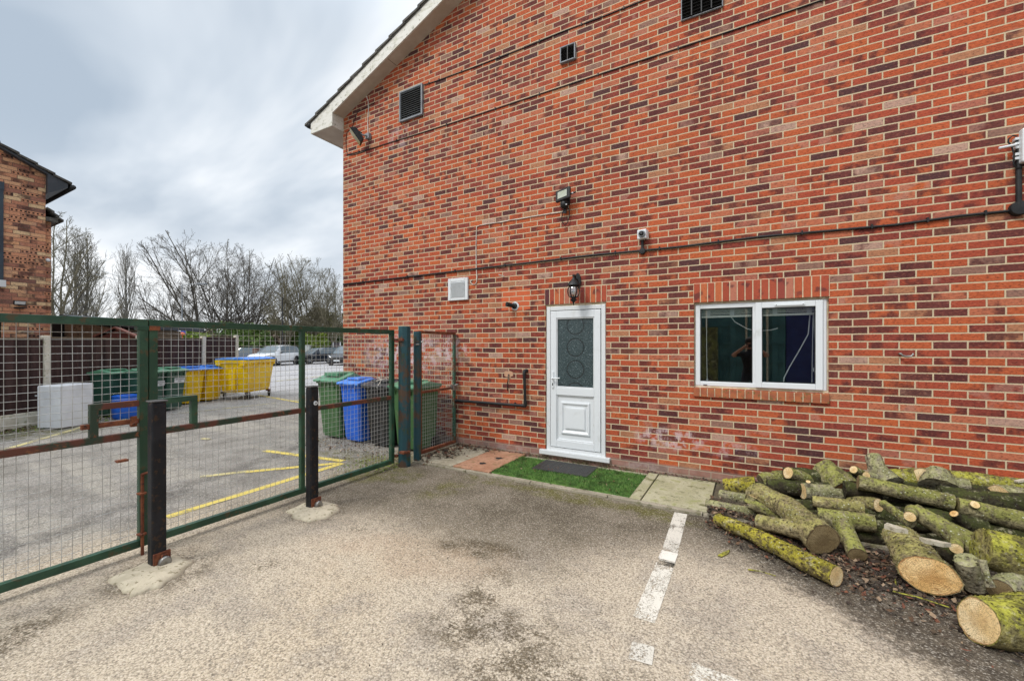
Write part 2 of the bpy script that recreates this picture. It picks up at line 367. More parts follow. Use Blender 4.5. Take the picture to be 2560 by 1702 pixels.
def strip(name,a,b,w,mat,z=.004,n=1,w2=None):
    a=Vector(a);b=Vector(b); d=(b-a).normalized(); s=Vector((-d.y,d.x,0))*w/2; s2=s*((w2 or w)/w)
    m=MB(); m.add([(a-s).to_3d()+Vector((0,0,z)),(b-s2)+Vector((0,0,z)),(b+s2)+Vector((0,0,z)),(a+s)+Vector((0,0,z))],[(0,1,2,3)])
    o=m.build(name,mat); tag(o,kind='structure'); return o
strip('parking_line',G(1702,1283),G(1664,1415),.115,M_WLINE)
strip('parking_line',G(1675,1381),G(1666,1402),.12,M_WFRESH,z=.008)
strip('parking_line',G(1666,1404),G(1609,1550),.125,M_WLINE2)
strip('parking_line',G(1608,1610),G(1600,1655),.115,M_WLINE)
strip('parking_line',G(1725,1675),G(1890,1740),.12,M_WLINE2)
yl=[((415,1293),(560,1249),.10,M_YLINE),((545,1254),(856,1158),.10,M_YLINE),((500,1192),(625,1178),.09,M_YLINE2),((615,1180),(850,1158),.10,M_YLINE),((661,1127),(858,1153),.10,M_YLINE),
 ((425,1036),(690,1008),.07,M_YLINE2),((0,1128),(240,1058),.10,M_YLINE2),((645,988),(760,1008),.10,M_YLINE),((720,1003),(900,990),.10,M_YLINE2),((230,1103),(275,1100),.09,M_YLINE),((505,1097),(525,1099),.08,M_YLINE2),
 ((690,953),(858,935),.12,M_YLINE2),((240,1062),(320,1048),.09,M_YLINE)]
for i_,(a,b,w,m) in enumerate(yl): strip('yellow_line',G(*a),G(*b),w,m,z=.004+.0007*i_)
for i_,(a,b,w) in enumerate((((690,932),(858,921),.16),((680,945),(856,938),.14),((760,923),(858,914),.14),((800,937),(858,934),.14))): strip('bay_line',G(*a),G(*b),w,M_WFRESH,z=.004+.0007*i_)

# paving along the wall
def slab_mat(name,c1,c2,c3,moss):
    k=NT(name); P=k.pos(); n=k.noise(3,5,.65,P).outputs[0]; f=k.noise(80,3,.7,P).outputs[0]; n2=k.noise(9,5,.7,k.mapping(P,loc=(4,2,1))).outputs[0]
    c=k.mix(k.sstep(n,.4,.62),c1,c2); c=k.mix(k.sstep(n2,.54,.66,0.,.8),c,c3); c=k.mix(k.sstep(n2,.46,.36,0.,moss),c,(.10,.10,.03)); c=k.mix(k.sstep(f,.5,.34,0.,.5),c,k.mix(.6,c,(.05,.04,.03)))
    return k.pbr(c,.92,0,k.bump(k.math('ADD',f,n2),.4,.006),.2)
M_SLAB=slab_mat('concrete_slab',(.33,.29,.215),(.43,.385,.29),(.17,.15,.095),.5)
M_SLABG=slab_mat('mossy_slab',(.34,.32,.20),(.42,.39,.27),(.26,.27,.10),.75)
M_SLABR=slab_mat('red_slab',(.33,.165,.10),(.40,.22,.14),(.15,.10,.06),.45)
M_SLABD=slab_mat('dark_slab',(.085,.07,.05),(.16,.14,.09),(.05,.04,.03),.6)  # darkest slab tone, used from the log pile rightwards
M_EDGE=slab_mat('edging',(.27,.24,.18),(.35,.31,.24),(.14,.13,.06),.6)
def slab(x0,x1,y0,y1,m,h=.028,name='paving_slab'):
    b=MB(); b.bb((x0,y0,-.03),(x1,y1,h)); o=b.build(name,m,bev=.004); tag(o,kind='structure'); return o
for x0,x1,y0,m,h in ((-4.0,-3.375,-.99,M_SLAB,.03),(-3.36,-2.80,-.99,M_SLABR,.036),(-2.79,-2.0,-.95,M_SLAB,.012),(-1.99,-1.10,-.95,M_SLAB,.012),(-1.085,-.975,-.99,M_SLABG,.03),(-.96,-.345,-.99,M_SLABG,.028),(-.33,.28,-.99,M_SLABD,.026),(.295,.9,-.99,M_SLABD,.026),(.915,1.5,-.99,M_SLABD,.026),(1.515,2.1,-.99,M_SLABD,.026),(2.115,2.7,-.99,M_SLABD,.026)):
    slab(x0,x1,y0,-.012,m,h)
for i,(x0,x1) in enumerate(((-4.02,-3.12),(-3.11,-2.21),(-2.2,-1.3),(-1.29,-.39),(-.38,.52),(.53,1.43),(1.44,2.34))):
    slab(x0,x1,-1.055,-1.0,M_EDGE,.022+.004*(i%2),'path_edging')
for hx_,hy_,hr in ((-3.02,-.40,.055),(-3.08,-.72,.05)):
    m=MB(); m.add([(hx_+hr*(1+.25*math.sin(3*t_))*math.cos(t_),hy_+hr*.8*(1+.2*math.cos(4*t_))*math.sin(t_),.0385) for t_ in [6.283*q/16 for q in range(16)]],[tuple(range(16))]); tag(m.build('slab_hollow',M_BLACKH),kind='structure')
slab(-4.16,-4.02,-.98,-.012,M_EDGE,.055,'threshold_kerb')

# ------------------------------------------------------------------ main building
bld=empty('brick_building',(-6.75,0,0),0,'red brick building with white bargeboard, rear door and two pane window','building')
bld_o=bld.location.copy()
def bpart(mb,name,mat,parent=None,**kw):
    """part of the building: geometry in world coordinates, made local to the building's origin"""
    o=mb.build(name,mat,parent or bld,**kw)
    o.location = o.location - bld_o if parent is None else o.location
    return o
XL,XR,YB=-6.75,7.25,11.
ZS=lambda x:5.93+.40*(x+6.71)          # gable line (rises to the ridge at x=.25)
def top(x): return ZS(x) if x<=.25 else ZS(.5-x)
DX0,DX1,DZ0,DZ1=-2.50,-1.63,.105,2.165   # door opening
WX0,WX1,WZ0,WZ1=-.575,.705,1.105,2.10    # window opening
w=MB()
def wallquad(x0,x1,z0,z1): w.add([(x0,0,z0),(x1,0,z0),(x1,0,z1),(x0,0,z1)],[(0,1,2,3)])
w.add([(XL,0,-.1),(DX0,0,-.1),(DX0,0,top(DX0)),(XL,0,top(XL))],[(0,1,2,3)])
wallquad(DX0,DX1,-.1,DZ0); w.add([(DX0,0,DZ1),(DX1,0,DZ1),(DX1,0,top(DX1)),(DX0,0,top(DX0))],[(0,1,2,3)])
w.add([(DX1,0,-.1),(WX0,0,-.1),(WX0,0,top(WX0)),(DX1,0,top(DX1))],[(0,1,2,3)])
wallquad(WX0,WX1,-.1,WZ0); w.add([(WX0,0,WZ1),(WX1,0,WZ1),(WX1,0,top(WX1)),(.25,0,top(.25)),(WX0,0,top(WX0))],[(0,1,2,3,4)])
w.add([(WX1,0,-.1),(XR,0,-.1),(XR,0,top(XR)),(WX1,0,top(WX1))],[(0,1,2,3)])
for x0,x1,z0,z1 in ((DX0,DX1,DZ0,DZ1),(WX0,WX1,WZ0,WZ1)):      # reveals
    dd=.14
    w.add([(x0,0,z0),(x0,0,z1),(x0,dd,z1),(x0,dd,z0)],[(0,1,2,3)]); w.add([(x1,0,z0),(x1,0,z1),(x1,dd,z1),(x1,dd,z0)],[(0,1,2,3)])
    w.add([(x0,0,z1),(x1,0,z1),(x1,dd,z1),(x0,dd,z1)],[(0,1,2,3)]); w.add([(x0,0,z0),(x1,0,z0),(x1,dd,z0),(x0,dd,z0)],[(0,1,2,3)])
w.add([(XL,0,-.1),(XL,YB,-.1),(XL,YB,top(XL)),(XL,0,top(XL))],[(0,1,2,3)]); w.add([(XR,0,-.1),(XR,YB,-.1),(XR,YB,top(XR)),(XR,0,top(XR))],[(0,1,2,3)])
w.add([(XL,YB,-.1),(XR,YB,-.1),(XR,YB,top(XR)),(.25,YB,top(.25)),(XL,YB,top(XL))],[(0,1,2,3,4)])
me=w.build('wall',M_BRICK,bld); me.location-=bld_o
# recalc normals can flip parts of the open sheet: harmless for diffuse brick
# room behind the window
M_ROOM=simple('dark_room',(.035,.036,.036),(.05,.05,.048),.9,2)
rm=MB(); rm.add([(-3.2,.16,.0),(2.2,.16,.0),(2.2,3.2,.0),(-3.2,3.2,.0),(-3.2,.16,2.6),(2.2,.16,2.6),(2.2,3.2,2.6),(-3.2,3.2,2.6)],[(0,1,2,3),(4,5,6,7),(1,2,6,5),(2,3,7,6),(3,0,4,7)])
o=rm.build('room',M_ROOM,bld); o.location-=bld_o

# soldier courses: single bricks on end, real joints
def soldier_mat():
    k=NT('soldier_brick'); i=k.n('ObjectInfo'); P=k.pos()
    at=k.n('Attribute',attribute_name='tone'); 
    c=k.ramp(at.outputs['Fac'],[(0,(.36,.075,.040)),(.3,(.42,.095,.042)),(.5,(.27,.058,.042)),(.62,(.42,.155,.10)),(.72,(.10,.032,.036)),(.84,(.46,.125,.05)),(.93,(.33,.066,.036))],'CONSTANT')
    gn=k.noise(90,4,.7,P).outputs[0]; pn=k.noise(8,3,.5,P).outputs[0]
    c=k.mix(k.sstep(pn,.56,.66,0.,.75),c,(.09,.028,.03)); c=k.mix(k.sstep(gn,.5,.32,0.,.55),c,k.mix(.5,c,(.03,.012,.01)))
    return k.pbr(c,.88,0,k.bump(gn,.5,.004),.25)
M_SOLD=soldier_mat()
M_MORTAR=simple('mortar',(.62,.50,.34),(.50,.40,.27),.95,20,.4,.6,.4)
rnd=random.Random(5)
def brick_row(name,x0,x1,n,y0,y1,z0,z1,gap=.011,mat=None,jit=.0015):
    m=MB(); tones=[]
    pitch=(x1-x0)/n
    for i in range(n):
        a=x0+i*pitch+gap/2; b=x0+(i+1)*pitch-gap/2; j=rnd.uniform(-jit,jit)
        m.bb((a,y0+j,z0+j),(b,y1,z1+j)); tones+=[rnd.random()]*6
    o=m.build(name,mat or M_SOLD,bld,bev=.0025); o.location-=bld_o
    at=o.data.attributes.new('tone','FLOAT','FACE'); at.data.foreach_set('value',tones)
    return o
s1=W(1363,724);s2=W(1516,711)
def mort(x0,x1,z0,z1,y0=-.0015,y1=.05):
    m=MB(); m.bb((x0,y0,z0),(x1,y1,z1)); o=m.build('mortar_bed',M_MORTAR,bld); o.location-=bld_o
mort(DX0-.01,DX1+.01,DZ1+.001,DZ1+.222); brick_row('lintel_course',DX0-.01,DX1+.01,12,-.006,.04,DZ1+.003,DZ1+.216)
mort(WX0-.005,WX1+.005,WZ1+.001,WZ1+.226); brick_row('lintel_course',WX0-.005,WX1+.005,17,-.006,.04,WZ1+.003,WZ1+.220)
M_SILLB=simple('sill_brick',(.29,.085,.040),(.38,.12,.045),.9,9,.4,.6,.4,c3=(.15,.10,.03))
mort(WX0-.0,WX1+.0,WZ0-.098,WZ0-.006,-.022,.1)
brick_row('sill_course',WX0-.005,WX1+.005,17,-.028,.1,WZ0-.102,WZ0-.004,.010,M_SILLB)

# ---- roof, bargeboard, eaves
zb=lambda x:5.92+.395*(x+6.72)
AX=.25
def gable_strip(name,mat,y0,y1,lo,hi,x0,mirror=True,**kw):
    m=MB()
    for sgn in (0,1):
        xs=[x0,AX] ; pts=[(xs[0],zb(xs[0])+lo),(xs[1],zb(xs[1])+lo),(xs[1],zb(xs[1])+hi),(xs[0],zb(xs[0])+hi)]
        if sgn: pts=[(2*AX-a,b) for a,b in pts]
        m.prism(pts,'Y',y0,y1)
    o=m.build(name,mat,bld,**kw); o.location-=bld_o; return o
gable_strip('bargeboard',M_BARGE,-.25,-.225,0,.215,-6.735)
m=MB()   # raking soffit
for sgn in (0,1):
    pts=[(-6.735,zb(-6.735)+.004),(AX,zb(AX)+.004),(AX,zb(AX)+.022),(-6.735,zb(-6.735)+.022)]
    if sgn: pts=[(2*AX-a,b) for a,b in pts]
    m.prism(pts,'Y',-.2249,.0)
o=m.build('soffit',M_SOFFIT,bld); o.location-=bld_o
m=MB()
for xj in (-5.35,-3.1,-.9): m.box((xj,-.11,zb(xj)+.0045),(.006,.2,.004),0,Matrix.Rotation(-math.atan(.395),4,'Y'))
each(m,'soffit_joint',M_BLACK,bld,bld_o)
# boxed eaves end
m=MB(); m.prism([(-7.37,5.675),(-6.738,5.675),(-6.738,zb(-6.738)+.215),(-7.37,zb(-7.37)+.215)],'Y',-.25,-.226); o=m.build('eaves_box_end',M_BARGE,bld,bev=.003); o.location-=bld_o
m=MB(); m.bb((-6.755,-.2255,5.675),(-6.738,-.001,5.93)); o=m.build('eaves_box_return',M_BARGE,bld); o.location-=bld_o
m=MB(); m.bb((-7.37,-.2255,5.675),(-7.345,YB,5.88)); o=m.build('fascia',M_BARGE,bld); o.location-=bld_o
m=MB(); m.bb((-7.344,-.2255,5.68),(-6.756,YB,5.695)); o=m.build('eaves_soffit',M_SOFFIT,bld); o.location-=bld_o
m=MB(); m.tube([(-7.43,-.27,5.86),(-7.43,YB,5.86)],.06,10); o=m.build('gutter',M_BLACK,bld,smooth=True); o.location-=bld_o
# tiled roof, stepped courses with thick verge edge
m=MB(); n=24; xa=-7.47
for i in range(n):
    x0=xa+(AX-xa)*i/n-.05; x1=xa+(AX-xa)*(i+1)/n
    for sg in (0,1):
        pts=[(x0,zb(x0)+.222+.026),(x1,zb(x1)+.222+.0),(x1,zb(x1)+.222+.03),(x0,zb(x0)+.222+.026+.042)]
        if sg: pts=[(2*AX-a,b) for a,b in pts]
        m.prism(pts,'Y',-.275+rnd.uniform(-.006,.006),YB+.25)
o=m.build('roof',M_TILE,bld); o.location-=bld_o
m=MB()
for sg in (0,1):      # dark mortar verge under the tiles
    pts=[(-7.4,zb(-7.4)+.216),(AX,zb(AX)+.216),(AX,zb(AX)+.262),(-7.4,zb(-7.4)+.262)]
    if sg: pts=[(2*AX-a,b) for a,b in pts]
    m.prism(pts,'Y',-.262,-.02)
o=m.build('verge',M_TILE,bld); o.location-=bld_o

# ---- door
dr=MB(); T=.07; fy0,fy1=.0,.075
yf=.012
def frame(mb,x0,x1,z0,z1,t,y0,y1,tb=None,tt=None):
    tb=t if tb is None else tb; tt=t if tt is None else tt
    mb.bb((x0,y0,z0),(x0+t,y1,z1)); mb.bb((x1-t,y0,z0),(x1,y1,z1)); mb.bb((x0+t,y0,z1-tt),(x1-t,y1,z1)); mb.bb((x0+t,y0,z0),(x1-t,y1,z0+tb))
door=empty('door',(-2.065-bld_o.x,0,DZ0)); door.parent=bld
DO=Vector((-2.065,0,DZ0))
def dpart(mb,name,mat,par=None,**kw):
    o=mb.build(name,mat,par or door,**kw); o.location=o.location-DO; return o
m=MB(); frame(m,DX0+.012,DX1-.012,DZ0+.03,DZ1-.028,.058,.012,.1,.05,.055); dpart(m,'door_frame',M_UPVC2,bev=.006)
m=MB(); m.bb((DX0,.02,DZ1-.028),(DX1,.1,DZ1)); m.bb((DX0,.03,DZ0),(DX0+.0115,.1,DZ1-.03)); m.bb((DX1-.0115,.03,DZ0),(DX1,.1,DZ1-.03)); dpart(m,'sealant',M_SEAL)
lx0,lx1,lz0,lz1=DX0+.078,DX1-.078,DZ0+.088,DZ1-.092
gx0,gx1=lx0+.085,lx1-.085; gz0,gz1=1.02,1.975
pz0,pz1=lz0+.10,gz0-.105
m=MB()
y0,y1=.004,.09
m.bb((lx0,y0,lz0),(gx0,y1,lz1)); m.bb((gx1,y0,lz0),(lx1,y1,lz1)); m.bb((gx0,y0,gz1),(gx1,y1,lz1)); m.bb((gx0,y0,pz1),(gx1,y1,gz0)); m.bb((gx0,y0,lz0),(gx1,y1,pz0))
leaf=dpart(m,'door_leaf',M_UPVC,bev=.005)
m=MB(); frame(m,gx0+.0005,gx1-.0005,gz0+.0005,gz1-.0005,.014,.012,.06); frame(m,gx0+.0005,gx1-.0005,pz0+.0005,pz1-.0005,.014,.014,.06); dpart(m,'glazing_bead',M_UPVC2,bev=.004)
# raised and fielded lower panel: nested pyramidal steps
def rect_ring(mb,r0,y0,r1,y1):
    a=[(r0[0],y0,r0[2]),(r0[1],y0,r0[2]),(r0[1],y0,r0[3]),(r0[0],y0,r0[3])]; b=[(r1[0],y1,r1[2]),(r1[1],y1,r1[2]),(r1[1],y1,r1[3]),(r1[0],y1,r1[3])]
    mb.add(a+b,[(0,1,5,4),(1,2,6,5),(2,3,7,6),(3,0,4,7)])
m=MB(); cx=(gx0+gx1)/2; cz=(pz0+pz1)/2
def rc(hw,hz): return (cx-hw,cx+hw,cz-hz,cz+hz)
hw=(gx1-gx0)/2-.014; hz=(pz1-pz0)/2-.014
seq=[(hw,hz,.03),(hw*.80,hz*.74,.03),(hw*.79,hz*.73,.012),(hw*.72,hz*.665,.010),(hw*.64,hz*.59,.026),(hw*.55,hz*.50,.028),(hw*.535,hz*.485,.012),(hw*.47,hz*.42,.010)]
for a,b in zip(seq,seq[1:]): rect_ring(m,rc(a[0],a[1]),a[2],rc(b[0],b[1]),b[2])
r=rc(seq[-1][0],seq[-1][1]); m.add([(r[0],.010,r[2]),(r[1],.010,r[2]),(r[1],.010,r[3]),(r[0],.010,r[3])],[(0,1,2,3)])
dpart(m,'lower_panel',M_UPVC)
def obscure():
    k=NT('obscured_glass'); P=k.obj(); p=k.sep(P)
    # pressed pattern: big stacked medallions with scrolls between
    zz=k.math('SUBTRACT',k.math('FRACT',k.math('DIVIDE',k.math('ADD',p[2],.08),.30)),.5); xx=k.math('DIVIDE',p[0],.30)
    rr=k.math('SQRT',k.math('ADD',k.math('MULTIPLY',xx,xx),k.math('MULTIPLY',zz,zz)))
    ring=k.sstep(k.math('ABSOLUTE',k.math('SUBTRACT',rr,.40)),.05,.01)
    wv=k.n('TexWave',wave_type='RINGS'); wv.inputs['Scale'].default_value=14; wv.inputs['Distortion'].default_value=9; wv.inputs['Detail'].default_value=2; wv.inputs['Detail Scale'].default_value=2.2; k.set(wv.inputs['Vector'],P)
    vo=k.vor(26,P,'SMOOTH_F1'); vw=k.math('SINE',k.math('MULTIPLY',vo.outputs[0],24.))
    h=k.math('ADD',k.math('MULTIPLY',wv.outputs['Fac'],.5),k.math('ADD',k.math('MULTIPLY',vw,.5),k.math('MULTIPLY',ring,-1.6)))
    glint=k.math('MULTIPLY',k.sstep(vw,.45,.95),k.sstep(wv.outputs['Fac'],.35,.75))
    c=k.mix(k.math('MULTIPLY',glint,.5),(.026,.045,.048),(.17,.225,.235)); c=k.mix(k.math('MULTIPLY',ring,.8),c,(.008,.013,.014))  # pale lines paint the relief's glints into the glass colour
    return k.pbr(c,.12,0,k.bump(h,.4,.004),.6)
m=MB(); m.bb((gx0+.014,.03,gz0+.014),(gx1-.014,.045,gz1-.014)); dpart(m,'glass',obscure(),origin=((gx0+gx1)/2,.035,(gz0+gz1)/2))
m=MB(); m.bb((DX0-.075,-.045,.112),(DX1+.06,.03,.142)); m.bb((DX0-.075,-.05,.082),(DX1+.06,-.03,.142)); dpart(m,'door_sill',M_UPVC2,bev=.005)
hx=lx0+.035; hz_=1.145
m=MB(); m.bb((hx-.016,-.008,hz_-.14),(hx+.016,.0035,hz_+.09)); m.tube([(hx,-.005,hz_),(hx,-.045,hz_),(hx+.03,-.05,hz_+.002),(hx+.125,-.05,hz_+.006)],.010,8)
hd=dpart(m,'handle',M_UPVC,smooth=False,bev=.004)
m=MB(); m.box((hx,-.0095,hz_-.085),(.012,.004,.034)); dpart(m,'keyhole',M_BLACKH)

# ---- window
win=empty('window',(-bld_o.x,0,0)); win.parent=bld
def wpart(mb,name,mat,par=None,**kw): return mb.build(name,mat,par or win,**kw)
m=MB(); frame(m,WX0+.014,WX1-.014,WZ0+.022,WZ1-.022,.052,.03,.1); mx_=W(1700+865*.21683,870).x
m.bb((mx_-.024,.032,WZ0+.07),(mx_+.024,.099,WZ1-.07)); wpart(m,'frame',M_UPVC,bev=.006)
m=MB(); m.bb((WX0,.045,WZ1-.0215),(WX1,.1,WZ1)); m.bb((WX0,.035,WZ0+.001),(WX1,.1,WZ0+.0215)); m.bb((WX0,.045,WZ0+.022),(WX0+.0135,.1,WZ1-.022)); m.bb((WX1-.0135,.045,WZ0+.022),(WX1,.1,WZ1-.022)); wpart(m,'sealant',M_SEAL)
sx0,sx1,sz0,sz1=mx_+.004,WX1-.048,WZ0+.028,WZ1-.030
m=MB(); frame(m,sx0,sx1,sz0,sz1,.062,.010,.06); sash=wpart(m,'opening_sash',M_UPVC,bev=.006)
lgx0,lgx1,lgz0,lgz1=WX0+.066,mx_-.024,WZ0+.074,WZ1-.074
m=MB(); frame(m,lgx0,lgx1,lgz0,lgz1,.010,.04,.07); frame(m,sx0+.062,sx1-.062,sz0+.062,sz1-.062,.008,.022,.06); wpart(m,'glazing_bead',M_BLACK)
m=MB(); a=W(1700+1090*.21683,680+382*.21683,.0); b=W(1700+1440*.21683,680+370*.21683,0); m.bb((a.x,-.004,a.z-.012),(b.x,.0095,a.z+.012)); wpart(m,'trickle_vent',M_UPVC,bev=.004)
m=MB(); m.bb((WX0+.10,.024,WZ0+.03),(WX0+.14,.0295,WZ0+.038)); m.bb((a.x+.012,-.0055,a.z-.004),(a.x+.02,-.0042,a.z+.004)); m.bb((b.x-.02,-.0055,a.z-.004),(b.x-.012,-.0042,a.z+.004)); each(m,'drain_slot',M_BLACK,win)
def glass_mat():
    k=NT('window_glass'); t=k.n('BsdfTransparent'); t.inputs[0].default_value=(.93,.97,.96,1); gl=k.n('BsdfGlossy'); gl.inputs['Roughness'].default_value=.012; gl.inputs['Color'].default_value=(.9,.95,.95,1)
    n=k.noise(2.5,2,.5,k.obj()).outputs[0]; k.set(gl.inputs['Normal'],k.bump(n,.02,.01))
    lw=k.n('LayerWeight'); lw.inputs[0].default_value=.35
    mx=k.n('MixShader'); k.set(mx.inputs[0],k.math('ADD',.24,k.math('MULTIPLY',lw.outputs['Fresnel'],.4))); k.t.links.new(t.outputs[0],mx.inputs[1]); k.t.links.new(gl.outputs[0],mx.inputs[2]); k.t.links.new(mx.outputs[0],k.out.inputs[0]); return k.m
M_GLASS=glass_mat()
m=MB(); m.add([(lgx0+.008,.055,lgz0+.008),(lgx1-.008,.055,lgz0+.008),(lgx1-.008,.055,lgz1-.008),(lgx0+.008,.055,lgz1-.008)],[(0,1,2,3)]); wpart(m,'pane',M_GLASS)
m=MB(); m.add([(sx0+.068,.04,sz0+.068),(sx1-.068,.04,sz0+.068),(sx1-.068,.04,sz1-.068),(sx0+.068,.04,sz1-.068)],[(0,1,2,3)]); wpart(m,'pane',M_GLASS)
# blinds gathered at the top, with cords: they hang inside the room
M_BLIND=simple('blind_slats',(.90,.92,.86),(.84,.87,.80),.6,5)
bl=MB()
for i in range(9): 
    z=WZ1-.05-i*.011; bl.box((.06,.128,z),(1.2,.03,.005),0,Matrix.Rotation(R(rnd.uniform(-6,6)),4,'X'))
bl.bb((-.545,.115,WZ1-.175),(.67,.145,WZ1-.152)); bl.bb((-.545,.115,WZ1-.045),(.67,.145,WZ1-.01))
blind=bl.build('window_blind',M_BLIND); tag(blind,'pale venetian blind drawn up to the top inside the window','blind')
m=MB()
for x in (-.43,-.18,.24,.55): m.bb((x-.022,.108,WZ1-.155),(x+.022,.1125,WZ1-.05))
each(m,'ladder_tape',M_UPVC2,blind)
m=MB()
m.tube([(-.45,.13,WZ1-.16),(-.448,.13,1.5),(-.443,.13,1.20)],.004,6); m.tube([(-.443,.13,1.203),(-.443,.13,1.17)],.011,8)
m.tube([(.59,.13,WZ1-.16),(.60,.13,1.6),(.597,.13,1.36)],.004,6); m.box((.597,.13,1.34),(.024,.022,.04)); m.tube([(.585,.13,WZ1-.16),(.575,.13,1.2)],.0035,6)
each(m,'pull_cord',M_UPVC,blind)
m=MB(); m.tube([(.56,.14,WZ1-.17),(.545,.15,1.72),(.47,.17,1.55),(.38,.2,1.36),(.33,.2,1.24),(.32,.2,1.15)],.006,6)
m.tube([(-.20,.14,WZ1-.16),(-.15,.16,1.87),(-.03,.17,1.79),(.05,.18,1.765),(.2,.18,1.77),(.27,.18,1.79)],.005,6)
tag(m.build('loose_cord',M_UPVC2),'loose white cord looping inside the window below the blind','cord')

# ------------------------------------------------------------------ things on the wall
def polyW(pts,y=-.012): return [W(a,b,y) for a,b in pts]
def zl(ox,oy,sc_,pts): return [(ox+a*sc_,oy+b*sc_) for a,b in pts]
def cable(name,pts,r,mat,label,clips=0,n=8):
    m=MB(); m.tube(pts,r,n); o=m.build(name,mat,smooth=True,angle=60); tag(o,label,'cable')
    if clips:
        c=MB(); 
        L=[(pts[i],pts[i+1]) for i in range(len(pts)-1)]
        for a,b in L:
            q=max(1,int((b-a).length/clips))
            for j in range(q):
                p=a.lerp(b,(j+.5)/q); c.box(p+Vector((0,0,.004)),(.014,r*2+.006,r*2+.018))
        each(c,'clip',M_BLACK,o)
    return o
cable('conduit',polyW([(858,711),(1080,685),(1200,671),(1330,656),(1480,638),(1600,627)]+zl(1500,560,1,[(200,57),(400,32),(620,13),(742,2),(900,-20),(1030,-33)]),-.014),.0125,M_BLACK,'thick black conduit running the whole width of the wall above the window',.85)
cable('wall_cable',polyW([(866,388),(930,371),(1058,331),(1180,292),(1300,252),(1400,219),(1600,153),(1800,87),(2000,20),(2110,-18)],-.008),.0075,M_BLACK,'thin dark cable sloping across the wall under the black louvres',1.3)
cable('wall_cable',polyW([(1060,213),(1085,205),(1110,196),(1200,163),(1300,124),(1400,82),(1510,41),(1612,0),(1700,-34)],-.008),.0075,M_BLACK,'thin dark cable leaving the top corner of the grey louvre',1.3)
cable('floodlight_lead',polyW(zl(740,0,.3062,[(575,785),(590,830),(592,900),(586,1000),(588,1075),(592,1120)]),-.008),.008,M_WCABLE,'short white lead dropping from the soffit to the old floodlight')
cable('black_lead',polyW(zl(740,0,.3062,[(640,840),(560,885),(500,920),(475,985),(460,1040),(415,1085),(408,1150),(412,1240),(430,1270),(480,1262),(540,1245),(620,1212)]),-.006),.0055,M_BLACK,'black lead looping round the old floodlight near the wall corner')
wc=zl(1080,440,.2798,[(1165,322),(1050,338),(900,362),(780,385),(700,395),(620,412),(520,425),(430,440),(400,452),(396,520),(394,600),(394,700),(396,830),(402,900),(400,945),(385,968),(365,970),(348,955),(345,938),(358,930)])
cable('white_cable',polyW(wc,-.009),.0065,M_WCABLE,'thin white cable stepping down from the black floodlight to the white grille')

# louvres
def louvre(name,x0,x1,z0,z1,label,cat,nsl,fr=.03,mats=(M_GREY,M_GREY),bars=0,t=.045):
    e=empty(name,((x0+x1)/2,0,z0),0,label,cat); o=Vector(e.location)
    m=MB(); frame(m,x0,x1,z0,z1,fr,-t,-.001); f=m.build('frame',mats[0],e,bev=.006); f.location-=o
    m=MB(); m.bb((x0+fr,-.012,z0+fr),(x1-fr,-.002,z1-fr)); f=m.build('backing',M_BLACKH,e); f.location-=o
    m=MB(); hh=(z1-z0-2*fr)/nsl
    for i in range(nsl): m.box(((x0+x1)/2,-.028,z0+fr+(i+.5)*hh),(x1-x0-2*fr,.034,.0035),0,Matrix.Rotation(R(38),4,'X'))
    for b in range(bars):
        x=x0+fr+(x1-x0-2*fr)*(b+1)/(bars+1); m.bb((x-.006,-.046,z0+fr),(x+.006,-.03,z1-fr))
    f=m.build('slats',mats[1],e); f.location-=o
    return e
M_SLAT=simple('louvre_slat',(.30,.32,.33),(.22,.24,.25),.5,8)
a=W(1002,236);b=W(1058,288); louvre('wall_louvre',a.x,b.x+.01,5.44,5.96,'grey square louvre high on the wall beside the sloping soffit','vent',13,.028,(M_GREY,M_SLAT))
a=W(1402.5,124.6);b=W(1441,155);c=W(1404,164); louvre('wall_vent',a.x,b.x,c.z,a.z,'small rounded black vent with one grey bar, high in the middle of the wall','vent',10,.018,(M_GREY,M_BLACK),1,.05)
louvre('wall_louvre',-.715,-.265,5.45,6.02,'wide black louvre with three upright bars, highest on the wall','vent',14,.014,(M_GREY,M_BLACK),3,.03)
gx=(W(1123,725).x,W(1172,725).x)
e=louvre('extractor_grille',gx[0],gx[1],2.31,2.66,'white square extractor grille left of the door above the gate','vent',22,.055,(M_UPVC2,M_UPVC2),0,.035)

# old floodlight by the eaves
e=empty('old_floodlight',W(920,345,0),0,'old dark floodlight with yellowed glass near the top corner of the wall','floodlight'); o0=Vector(e.location)
m=MB(); p0=W(740+600*.3062,1120*.3062,-.0); m.box(p0+Vector((0,-.03,0)),(.09,.06,.10)); m.tube([p0+Vector((0,-.05,0)),p0+Vector((-.03,-.12,-.01)),p0+Vector((-.08,-.16,.02))],.016,8)
q=m.build('bracket',M_GREY,e,bev=.005); q.location-=o0
hc=W(740+490*.3062,1115*.3062,-.2)
rot=Vector((-.50,-.62,-.60)).to_track_quat('-Z','X').to_matrix().to_4x4()
m=MB()
prof=[(-.15,-.09,-.02),(.15,-.09,-.02),(.15,.09,-.02),(-.15,.09,-.02),(-.10,-.05,.09),(.12,-.05,.09),(.12,.05,.09),(-.10,.05,.09)]
m.add([hc+rot@Vector(v) for v in prof],[(0,3,2,1),(4,5,6,7),(0,1,5,4),(1,2,6,5),(2,3,7,6),(3,0,4,7)]); m.tube([hc+rot@Vector((.1,0,.06)),p0+Vector((-.05,-.13,.02))],.02,8)
q=m.build('head',M_BLACK,e,bev=.01); q.location-=o0
m=MB(); m.add([hc+rot@Vector(v) for v in ((-.145,-.085,-.024),(.145,-.085,-.024),(.145,.085,-.024),(-.145,.085,-.024))],[(0,1,2,3)])
